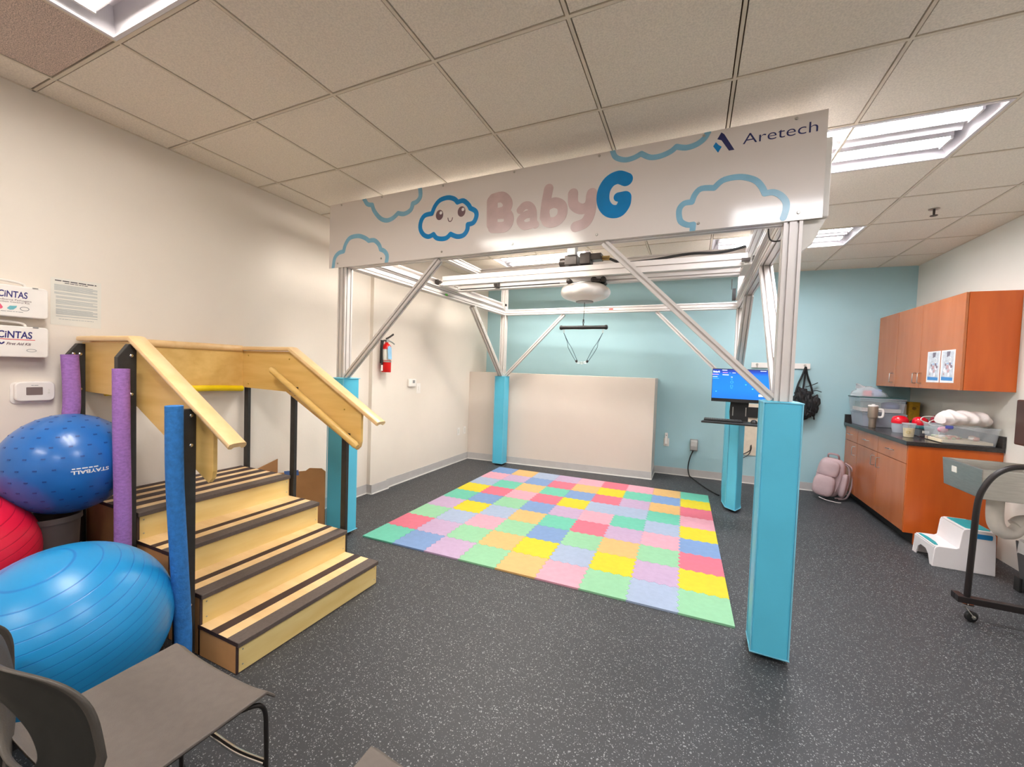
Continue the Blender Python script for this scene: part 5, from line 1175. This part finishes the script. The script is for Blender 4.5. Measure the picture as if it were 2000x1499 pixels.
build(MB().sphere((2.08, 6.0, 1.165), 1.0, 20, 12, sc=(0.08, 0.09, 0.045), e=0.8), 'blue_contents', mat('blue_cloth', (92, 104, 150), 0.8), t, smooth=True)
build(MB().box(bx0 + 0.05, 1.98, by0 + 0.06, by1 - 0.05, 1.137, 1.20), 'green_contents', mat('grey_green_cloth', (140, 158, 152), 0.8), t)
# plastic bag on top
t = thing('plastic_bag', 'clear plastic bag holding red and blue packets on the green bin lid', 'plastic bag', (1.92, 6.03, 1.264))
rnd = random.Random(5); vs = []; fs = []; nn = 20; kk = 9
for i in range(kk):
    f = i / (kk - 1)
    for q in range(nn):
        a = 2 * PI * q / nn; r_ = (1 - 0.75 * f ** 2.2) * (1 + 0.06 * rnd.uniform(-1, 1))
        vs.append((1.90 - 0.03 * f + 0.17 * r_ * math.copysign(abs(math.cos(a)) ** .7, math.cos(a)), 6.03 + 0.12 * r_ * math.sin(a), 1.266 + 0.115 * f + 0.004 * rnd.uniform(-1, 1) * (i > 0)))
for i in range(kk - 1):
    fs += [(i * nn + q, i * nn + (q + 1) % nn, (i + 1) * nn + (q + 1) % nn, (i + 1) * nn + q) for q in range(nn)]
fs += [tuple(range(nn))[::-1], tuple(range((kk - 1) * nn, kk * nn))]
build(MB().add(vs, fs), 'film', mat('clear_film', (236, 238, 242), 0.15, var=0.01, alpha=0.32), t, smooth=True)
build(MB().tube(smooth_pts([(1.80, 6.0, 1.37), (1.77, 5.97, 1.40), (1.745, 5.95, 1.41)], 4), [0.05, 0.042, 0.034, 0.026, 0.02, 0.016, 0.012, 0.008, 0.005][:9], 10, flat=0.5), 'twisted_neck', mat('film_white', (238, 240, 244), 0.2, alpha=0.6), t, smooth=True)
build(MB().box(1.84, 1.90, 5.96, 6.06, 1.268, 1.335), 'red_packet', mat('packet_red', (214, 96, 104), 0.6), t, bevel=0.01)
build(MB().box(1.92, 1.99, 5.96, 6.06, 1.268, 1.350), 'blue_packet', mat('packet_blue', (140, 166, 206), 0.6), t, bevel=0.008)
# mug
t = thing('travel_mug', 'taupe steel travel mug with white handle and lid on the worktop', 'mug', (1.868, 5.80, ZW))
build(MB().lathe([(0.030, 0), (0.032, 0.004), (0.034, 0.095), (0.0345, 0.098), (0.044, 0.115), (0.045, 0.12), (0.045, 0.232), (0.044, 0.236)], (1.868, 5.80, ZW + 0.0005), 32), 'body', mat('taupe_steel', (168, 150, 134), 0.35, metal=0.5), t, smooth=True)
build(MB().lathe([(0.046, 0), (0.047, 0.003), (0.047, 0.012), (0.040, 0.018)], (1.868, 5.80, ZW + 0.237), 32).box(1.858, 1.878, 5.78, 5.82, ZW + 0.254, ZW + 0.264), 'lid', M_WHITEP, t, smooth=True)
hd = Vector((0.93, -0.36, 0)).normalized(); c0 = Vector((1.868, 5.80, ZW))
build(MB().tube(smooth_pts([c0 + hd * 0.043 + Vector((0, 0, .21)), c0 + hd * 0.075 + Vector((0, 0, .21)), c0 + hd * 0.085 + Vector((0, 0, .19)), c0 + hd * 0.083 + Vector((0, 0, .14)), c0 + hd * 0.07 + Vector((0, 0, .125)), c0 + hd * 0.043 + Vector((0, 0, .125))], 5), 0.0085, 8, flat=1.3), 'handle', M_WHITEP, t, smooth=True)
# deli cup
t = thing('deli_cup', 'clear deli cup of yellow soup near the worktop edge', 'cup', (1.905, 5.06, ZW))
build(MB().lathe([(0.034, 0.002), (0.036, 0.004), (0.041, 0.084), (0.0, 0.086)], (1.905, 5.06, ZW), 28), 'soup', mat('yellow_soup', (226, 196, 112), 0.4, var=0.1, scale=40), t, smooth=True)
build(MB().lathe([(0.036, 0), (0.0385, 0.002), (0.046, 0.115), (0.050, 0.118), (0.050, 0.125), (0.0485, 0.125), (0.0445, 0.115), (0.037, 0.004)], (1.905, 5.06, ZW + 0.0003), 28), 'cup_wall', M_CLEAR, t, smooth=True)
build(MB().lathe([(0.0515, 0), (0.0515, 0.006), (0.047, 0.008)], (1.905, 5.06, ZW + 0.126), 28), 'lid', M_CLEAR2, t, smooth=True)
build(MB().ribbon([(0.012 * math.cos(a), 0.012 * math.sin(a)) for a in [2 * PI * i / 18 for i in range(18)]], 0.003, lambda u, v, w: (1.888 + u * 0.92, 5.0185 - u * 0.38 - w - (u * u) * -6, ZW + 0.05 + v), closed=True), 'round_mark', mat('olive_print', (150, 130, 50), 0.5), t)
# red shiny things
G_R = 'clear tubs with shiny red domed lids on the worktop'
def redthing(x, y, z, rx, ry, rz, lab, m, below):
    t = thing('lidded_tub', lab, 'tub', (x, y, ZW), 0, G_R)
    prof = [(0.97, 0.0), (1.0, 0.08), (1.0, 0.3), (0.96, 0.55), (0.82, 0.8), (0.5, 0.95), (0.12, 1.0)]
    build(MB().lathe([(rx * a, rz * b) for a, b in prof], (x, y, z), 28), 'shell', m, t, smooth=True)
    if below: build(MB().lathe([(rx * 0.80, 0), (rx * 0.92, (z - ZW) * 0.5), (rx * 0.94, z - ZW + 0.006), (rx * 0.90, z - ZW + 0.006), (rx * 0.78, 0.004)], (x, y, ZW + 0.0003), 28), 'clear_base', M_CLEAR2, t, smooth=True)
    return t
M_REDG = mat('glossy_red_plastic', (224, 16, 40), 0.18, var=0.02, coat=0.4)
redthing(1.985, 5.47, ZW + 0.095, 0.068, 0.07, 0.080, 'red domed tub next to the stacked bins', M_REDG, True)
redthing(2.128, 5.43, ZW + 0.095, 0.062, 0.07, 0.082, 'red domed tub in the middle of the three', M_REDG, True)
redthing(2.262, 5.42, ZW + 0.13, 0.060, 0.05, 0.072, 'darker red domed tub closest to the folded towel, behind a white looped cable', mat('deep_red_plastic', (158, 36, 54), 0.35), True)
ring = [(2.235 + 0.075 * math.cos(a), 5.345 + 0.012 * math.sin(a), ZW + 0.14 + 0.035 * math.sin(a + 0.5)) for a in [2 * PI * i / 24 for i in range(24)]]
solo(MB().tube(ring, 0.0045, 8, closed=True).tube(smooth_pts([ring[6], (2.19, 5.345, ZW + 0.19), (2.12, 5.345, ZW + 0.185), (2.10, 5.345, ZW + 0.15), ring[12]], 5), 0.0045, 8).tube([ring[18], (ring[18][0], ring[18][1], ZW + 0.001)], 0.0045, 8), 'looped_cable', M_WHITEP, 'white looped cable lying by the red domed tubs', 'cable', (2.255, 5.455, ZW), smooth=True)
t = thing('dark_pouch', 'black and green zip pouch lying behind the red domed tubs', 'pouch', (2.17, 5.82, ZW))
build(MB().sphere((2.27, 5.83, ZW + 0.06), 1.0, 24, 12, sc=(0.07, 0.06, 0.060), e=0.7), 'pouch_body', M_BLACK, t, smooth=True)
build(MB().tube([(2.21, 5.80, ZW + 0.118), (2.27, 5.785, ZW + 0.125), (2.33, 5.80, ZW + 0.118)], 0.007, 8), 'green_trim', mat('dark_teal_trim', (44, 96, 100), 0.5), t, smooth=True)
t = thing('yellow_box', 'yellow box against the wall under the wall cabinets', 'box', (2.31, 6.10, ZW))
build(MB().box(2.255, 2.350, 6.02, 6.13, ZW + 0.0005, ZW + 0.30), 'carton', mat('mustard_card', (206, 160, 30), 0.6, var=0.08, scale=40), t, bevel=0.002)
build(MB().disc(2.30, ZW + 0.23, 0.018, lambda u, v, w: (u, 6.0195 - w, v), 0, 0, 0.0005), 'round_print', mat('dark_mustard', (150, 110, 20), 0.6), t)
t = thing('white_carton', 'white printed carton with a dark top beside the yellow box', 'box', (2.22, 6.16, ZW))
build(MB().box(2.205, 2.25, 6.06, 6.16, ZW + 0.0005, ZW + 0.27), 'carton', M_PAPER, t)
build(MB().box(2.203, 2.252, 6.058, 6.162, ZW + 0.271, ZW + 0.30), 'dark_lid', M_DARKMET, t)
t = thing('small_teal_box', 'small grey box with a teal lid between the soup cup and the big clear bin', 'box', (2.06, 5.27, ZW))
build(MB().box(2.03, 2.13, 5.18, 5.32, ZW + 0.0005, ZW + 0.075), 'box_body', mat('dark_grey_plastic', (84, 88, 92), 0.4), t, bevel=0.006)
build(MB().box(2.02, 2.14, 5.17, 5.33, ZW + 0.076, ZW + 0.10), 'lid', mat('teal_lid', (46, 104, 112), 0.4), t, bevel=0.006)
build(MB().box(2.05, 2.10, 5.176, 5.1795, ZW + 0.035, ZW + 0.06), 'label_tag', M_PAPER, t)
t = thing('eyeglasses', 'folded eyeglasses lying beside the soup cup', 'eyeglasses', (2.0, 4.98, ZW))
mb = MB()
for dx in (-0.026, 0.026): mb.tube([(2.0 + dx + 0.021 * math.cos(a), 4.98 + 0.004 * math.sin(a), ZW + 0.021 + 0.017 * math.sin(a)) for a in [2 * PI * i / 16 for i in range(16)]], 0.0022, 6, closed=True)
mb.tube([(1.953, 4.98, ZW + 0.026), (1.96, 5.05, ZW + 0.012), (2.02, 5.06, ZW + 0.004)], 0.002, 6).tube([(2.047, 4.98, ZW + 0.026), (2.04, 5.045, ZW + 0.012), (1.99, 5.055, ZW + 0.006)], 0.002, 6)
build(mb, 'frame', mat('purple_brown_frame', (84, 62, 68), 0.3), t, smooth=True)
# big clear bin with towel
t = bin_(2.005, 2.364, 4.735, 5.06, ZW, 1.072, 'large clear bin of small toys on the near end of the worktop', body=M_CLEAR, group=G_B)
rnd = random.Random(11); mb = MB(); mb.box(2.01, 2.34, 4.76, 5.03, ZW + 0.007, ZW + 0.03)
for q in range(26):
    mb.sphere((rnd.uniform(2.03, 2.32), rnd.uniform(4.78, 5.0), ZW + 0.038 + rnd.uniform(0, .012)), rnd.uniform(0.012, 0.024), 10, 7, mi=q % 4, sc=(1.3, 1, .7))
o = build(mb, 'toy_contents', [mat('toy_cream', (232, 214, 180), 0.6), mat('toy_pink', (222, 160, 140), 0.6), mat('toy_green', (190, 204, 160), 0.6), mat('toy_white', (236, 230, 222), 0.6)], t, smooth=True, kind='stuff')
build(MB().sphere((2.035, 4.80, ZW + 0.115), 1.0, 18, 12, sc=(0.035, 0.03, 0.028)), 'pink_toy', mat('toy_rose', (206, 140, 158), 0.6), t, smooth=True)
build(MB().box(2.02, 2.07, 4.722, 4.732, 1.055, 1.082), 'blue_latch', mat('violet_latch', (84, 92, 176), 0.4), t, bevel=0.003)
rnd = random.Random(2); vs = []; fs = []; nu, nv = 90, 40
for i in range(nu):
    f = i / (nu - 1); x = 2.045 + 0.315 * f
    rr = 0.064 * (1 - 0.55 * max(0, (f - 0.72) / 0.28) ** 2) * (1 - 0.30 * max(0, (0.10 - f) / 0.10)); 
    for q in range(nv):
        a = 2 * PI * q / nv
        wob = 1 + 0.075 * math.sin(8 * f * PI + 1.6 * math.sin(a)) + 0.03 * math.sin(a * 3 + f * 17) + 0.02 * math.sin(31 * f + a)
        vs.append((x + 0.010 * math.sin(a * 2 + f * 4), 4.88 + 0.125 * rr / 0.06 * wob * math.cos(a), 1.082 + rr * 0.97 + rr * wob * math.sin(a) * (0.97 if math.sin(a) < 0 else 1.0)))
for i in range(nu - 1): fs += [(i * nv + q, i * nv + (q + 1) % nv, (i + 1) * nv + (q + 1) % nv, (i + 1) * nv + q) for q in range(nv)]
fs += [tuple(range(nv))[::-1], tuple(range((nu - 1) * nv, nu * nv))]
vs = [(a, b, max(c, 1.0785)) for a, b, c in vs]
solo(MB().add(vs, fs), 'bath_towel', mat('white_terry', (236, 226, 222), 0.9, var=0.02, bump=1.0, bscale=45), 'crumpled white towel lying on the large clear bin', 'towel', (2.19, 4.88, 1.078), smooth=True)

# ------------------------------------------------------------------ sink, pipes, stool, bin, cart
t = thing('wall_sink', 'stainless steel sink on the right wall in front of the cabinet end panel', 'sink', (2.1, 4.08, 0.62))
sx0, sx1, sy0, sy1, sz0, sz1 = 1.845, XR - 0.002, 3.84, 4.33, 0.655, 0.862
T = [(sx0, sy0), (sx1, sy0), (sx1, sy1), (sx0, sy1)]; I = [(sx0 + .03, sy0 + .03), (sx1 - .10, sy0 + .03), (sx1 - .10, sy1 - .03), (sx0 + .03, sy1 - .03)]
Bo = [(sx0 + .012, sy0 + .012), (sx1, sy0 + .012), (sx1, sy1 - .012), (sx0 + .012, sy1 - .012)]; Bi = [(sx0 + .05, sy0 + .05), (sx1 - .12, sy0 + .05), (sx1 - .12, sy1 - .05), (sx0 + .05, sy1 - .05)]
vs = [(a, b, sz1) for a, b in T] + [(a, b, sz1) for a, b in I] + [(a, b, sz0) for a, b in Bo] + [(a, b, sz0 + .02) for a, b in Bi]
fs = [(8, 9, 10, 11), (12, 13, 14, 15)]
for k in range(4):
    j = (k + 1) % 4; fs += [(k, j, 4 + j, 4 + k), (k, 8 + k, 8 + j, j), (4 + k, 4 + j, 12 + j, 12 + k)]
build(MB().add(vs, fs), 'basin', M_STEEL, t, bevel=0.004)
build(MB().box(XR - 0.020, XR - 0.002, sy0, sy1, sz1 + 0.0005, sz1 + 0.12), 'splash_plate', M_STEEL, t)
build(MB().prism(rrect(4.14, 4.20, 0.775, 0.82, 0.003), lambda u, v, w: (sx0 + 0.0075 - w, u, v), 0, 0.006), 'white_sticker', M_PAPER, t)
fx, fy = 2.33, 4.10
build(MB().lathe([(0.022, 0), (0.024, 0.004), (0.018, 0.02), (0.014, 0.06)], (fx, fy, sz1 + .0005), 20).tube(smooth_pts([(fx, fy, sz1 + .05), (fx, fy, sz1 + .17), (fx - 0.04, fy, sz1 + .215), (fx - 0.10, fy, sz1 + .20), (fx - 0.125, fy, sz1 + .15)], 6), 0.010, 12), 'faucet', M_CHROME, t, smooth=True)
for dy in (-0.10, 0.10):
    build(MB().lathe([(0.018, 0), (0.020, 0.004), (0.013, 0.03), (0.013, 0.05)], (fx, fy + dy, sz1 + .0005), 16).tube([(fx, fy + dy, sz1 + .048), (fx - 0.06, fy + dy, sz1 + .058)], [0.010, 0.006], 10), 'tap_handle', M_CHROME, t, smooth=True)
t = thing('insulated_drain_pipe', 'white foam wrapped drain pipe bending under the sink', 'pipe', (2.06, 4.12, 0.36))
M_FOAMW = mat('white_foam_wrap', (226, 218, 208), 0.8, var=0.04, scale=10, bump=0.5, bscale=30)
build(MB().tube(smooth_pts([(2.06, 4.12, 0.652), (2.06, 4.12, 0.50), (2.075, 4.12, 0.42), (2.12, 4.13, 0.375), (2.18, 4.15, 0.38), (2.22, 4.16, 0.44)], 6), [0.045] * 20 + [0.042] * 6 + [0.040] * 5, 16), 'trap_wrap', M_FOAMW, t, smooth=True)
build(MB().tube(smooth_pts([(2.18, 4.15, 0.44), (2.22, 4.16, 0.47), (2.28, 4.16, 0.475), (XR - 0.004, 4.16, 0.475)], 5), 0.038, 14), 'wall_arm_wrap', M_FOAMW, t, smooth=True)
build(MB().tube(smooth_pts([(2.30, 4.05, 0.55), (2.27, 4.05, 0.56), (2.25, 4.05, 0.53), (2.28, 4.05, 0.515)], 5), 0.009, 8), 'valve_handle', mat('plum_handle', (110, 66, 72), 0.4), t, smooth=True)
# trash bin with liner
t = thing('rubbish_bin', 'dark grey rubbish bin with a white liner under the sink', 'rubbish bin', (2.27, 3.93, 0))
bm_ = MB(); T = [(2.165, 3.76), (2.385, 3.76), (2.385, 4.10), (2.165, 4.10)]; B_ = [(2.195, 3.79), (2.37, 3.79), (2.37, 4.07), (2.195, 4.07)]
vs = [(a, b, 0) for a, b in B_] + [(a, b, 0.34) for a, b in T] + [(a + (.006 if a < 2.27 else -.006), b + (.006 if b < 3.9 else -.006), 0.34) for a, b in T] + [(a + (.006 if a < 2.27 else -.006), b + (.006 if b < 3.9 else -.006), 0.01) for a, b in B_]
fs = [(3, 2, 1, 0), (12, 13, 14, 15)]
for k in range(4):
    j = (k + 1) % 4; fs += [(k, j, 4 + j, 4 + k), (4 + k, 4 + j, 8 + j, 8 + k), (8 + k, 8 + j, 12 + j, 12 + k)]
build(MB().add(vs, fs), 'bin_body', mat('charcoal_plastic', (70, 70, 72), 0.5, var=0.03), t, bevel=0.003)
rnd = random.Random(4); ln = []; 
cxx, cyy = 2.275, 3.93
def rr_(k, n, sx, sy): 
    a = 2 * PI * k / n; return (cxx + sx * math.copysign(abs(math.cos(a)) ** .35, math.cos(a)), cyy + sy * math.copysign(abs(math.sin(a)) ** .35, math.sin(a)))
n = 48; vs = []
for (sx, sy, z, j_) in ((0.117, 0.177, 0.262, .012), (0.116, 0.176, 0.30, .004), (0.115, 0.175, 0.343, .002), (0.112, 0.172, 0.352, .003), (0.10, 0.16, 0.345, .003), (0.085, 0.14, 0.20, .004)):
    for k in range(n):
        x, y = rr_(k, n, sx, sy); vs.append((min(x, XR - 0.004), y, z + rnd.uniform(-1, 1) * j_))
fs = [(i * n + k, i * n + (k + 1) % n, (i + 1) * n + (k + 1) % n, (i + 1) * n + k) for i in range(5) for k in range(n)] + [tuple(range(5 * n, 6 * n))]
build(MB().add(vs, fs), 'liner', mat('white_liner', (228, 224, 222), 0.45, alpha=0.85), t, smooth=True)
build(MB().box(2.150, 2.166, 4.00, 4.06, 0.0, 0.10), 'side_foot', M_BLACK, t, bevel=0.004)
# step stool
t = thing('step_stool', 'white two-step plastic stool with teal treads on the floor before the cabinet', 'step stool', (1.975, 4.41, 0))
prof = [(1.795, 0.0), (2.155, 0.0), (2.145, 0.30), (2.135, 0.322), (2.115, 0.330), (1.985, 0.330), (1.965, 0.322), (1.958, 0.30), (1.945, 0.175), (1.93, 0.165), (1.83, 0.163), (1.812, 0.155), (1.806, 0.14)]
M_STW = mat('stool_white', (236, 230, 230), 0.35, var=0.005)
build(MB().prism(prof, lambda u, v, w: (u, w, v), 4.25, 4.262), 'side_wall', M_STW, t, bevel=0.003)
build(MB().prism(prof, lambda u, v, w: (u, w, v), 4.558, 4.57), 'side_wall', M_STW, t, bevel=0.003)
build(MB().box(1.968, 2.142, 4.262, 4.558, 0.318, 0.330), 'upper_step', M_STW, t, bevel=0.004)
build(MB().box(1.808, 1.955, 4.262, 4.558, 0.152, 0.1635), 'lower_step', M_STW, t, bevel=0.004)
build(MB().prism([(1.950, 0.165), (1.958, 0.165), (1.975, 0.317), (1.967, 0.317)], lambda u, v, w: (u, w, v), 4.262, 4.558), 'step_riser', M_STW, t)
ap = [(4.262, 0.0), (4.30, 0.0), (4.33, 0.07), (4.37, 0.10), (4.45, 0.10), (4.49, 0.07), (4.52, 0.0), (4.558, 0.0), (4.558, 0.151), (4.262, 0.151)]
build(MB().prism(ap, lambda u, v, w: (w, u, v), 1.800, 1.808), 'arched_front', M_STW, t)
M_TL = mat('teal_rubber', (30, 158, 166), 0.6)
build(MB().prism(rrect(1.985, 2.13, 4.275, 4.545, 0.02), XYZ, 0.3302, 0.3335), 'teal_tread', M_TL, t)
build(MB().prism([(1.815, 4.285), (1.835, 4.28), (1.85, 4.35), (1.85, 4.47), (1.835, 4.54), (1.815, 4.535)], XYZ, 0.1637, 0.167), 'teal_tread', M_TL, t)
build(MB().prism(rrect(2.035, 2.125, 0.268, 0.305, 0.008), lambda u, v, w: (u, 4.2498 - w, v), 0, 0.002), 'side_grip', mat('grip_blue', (24, 122, 180), 0.5), t)
# black cart with hoop handle and caster
t = thing('hoop_cart', 'black tubular cart with a curved hoop frame and caster at the right edge', 'cart', (1.9, 3.37, 0))
M_CT = mat('black_tube', (38, 32, 32), 0.35, metal=0.2)
hy_ = 3.37
build(MB().tube(smooth_pts([(1.592, hy_, 0.150), (1.600, hy_, 0.45), (1.608, hy_, 0.72), (1.632, hy_, 0.83), (1.680, hy_, 0.915), (1.75, hy_, 0.962), (1.85, hy_, 0.972), (2.05, hy_, 0.972), (2.15, hy_, 0.93), (2.20, hy_, 0.83), (2.21, hy_, 0.6), (2.21, hy_, 0.150)], 7), 0.0155, 14), 'hoop', M_CT, t, smooth=True)
build(MB().box(1.545, 2.26, hy_ - 0.02, hy_ + 0.02, 0.110, 0.149), 'base_bar', M_CT, t, bevel=0.003)
build(MB().box(1.545, 1.585, hy_ + 0.02, hy_ + 0.06, 0.110, 0.149), 'bar_end', M_CT, t, bevel=0.003)
for x in (1.60, 2.20):
    w = build(MB().lathe([(0.026, -0.012), (0.032, -0.009), (0.032, 0.009), (0.026, 0.012)], (x + 0.015, hy_ - 0.005, 0.0325), 24, axis=(0.35, -1, 0)), 'caster', M_BLACK, t, smooth=True)
    build(MB().lathe([(0.012, 0), (0.011, 0.006), (0.005, 0.009)], (x + 0.019, hy_ - 0.017, 0.0325), 16, axis=(0.35, -1, 0)).tube([(x - 0.02, hy_ - 0.017, 0.088), (x + 0.019, hy_ - 0.023, 0.036)], [0.013, 0.008], 8, flat=0.4), 'fork', M_STEEL, w, smooth=True)
    build(MB().lathe([(0.026, 0), (0.026, 0.006)], (x + 0.0, hy_, 0.096), 18).tube([(x, hy_, 0.10), (x, hy_, 0.111)], 0.007, 8), 'swivel_plate', M_CHROME, w, smooth=True)
# dispenser on the wall over the sink
solo(MB().box(XR - 0.11, XR - 0.002, 4.12, 4.42, 0.995, 1.34), 'towel_dispenser', mat('dark_brown_plastic', (72, 44, 36), 0.35), 'dark brown dispenser at the right edge on the wall above the sink', 'dispenser', (XR - 0.06, 4.27, 0.995), bevel=0.01)
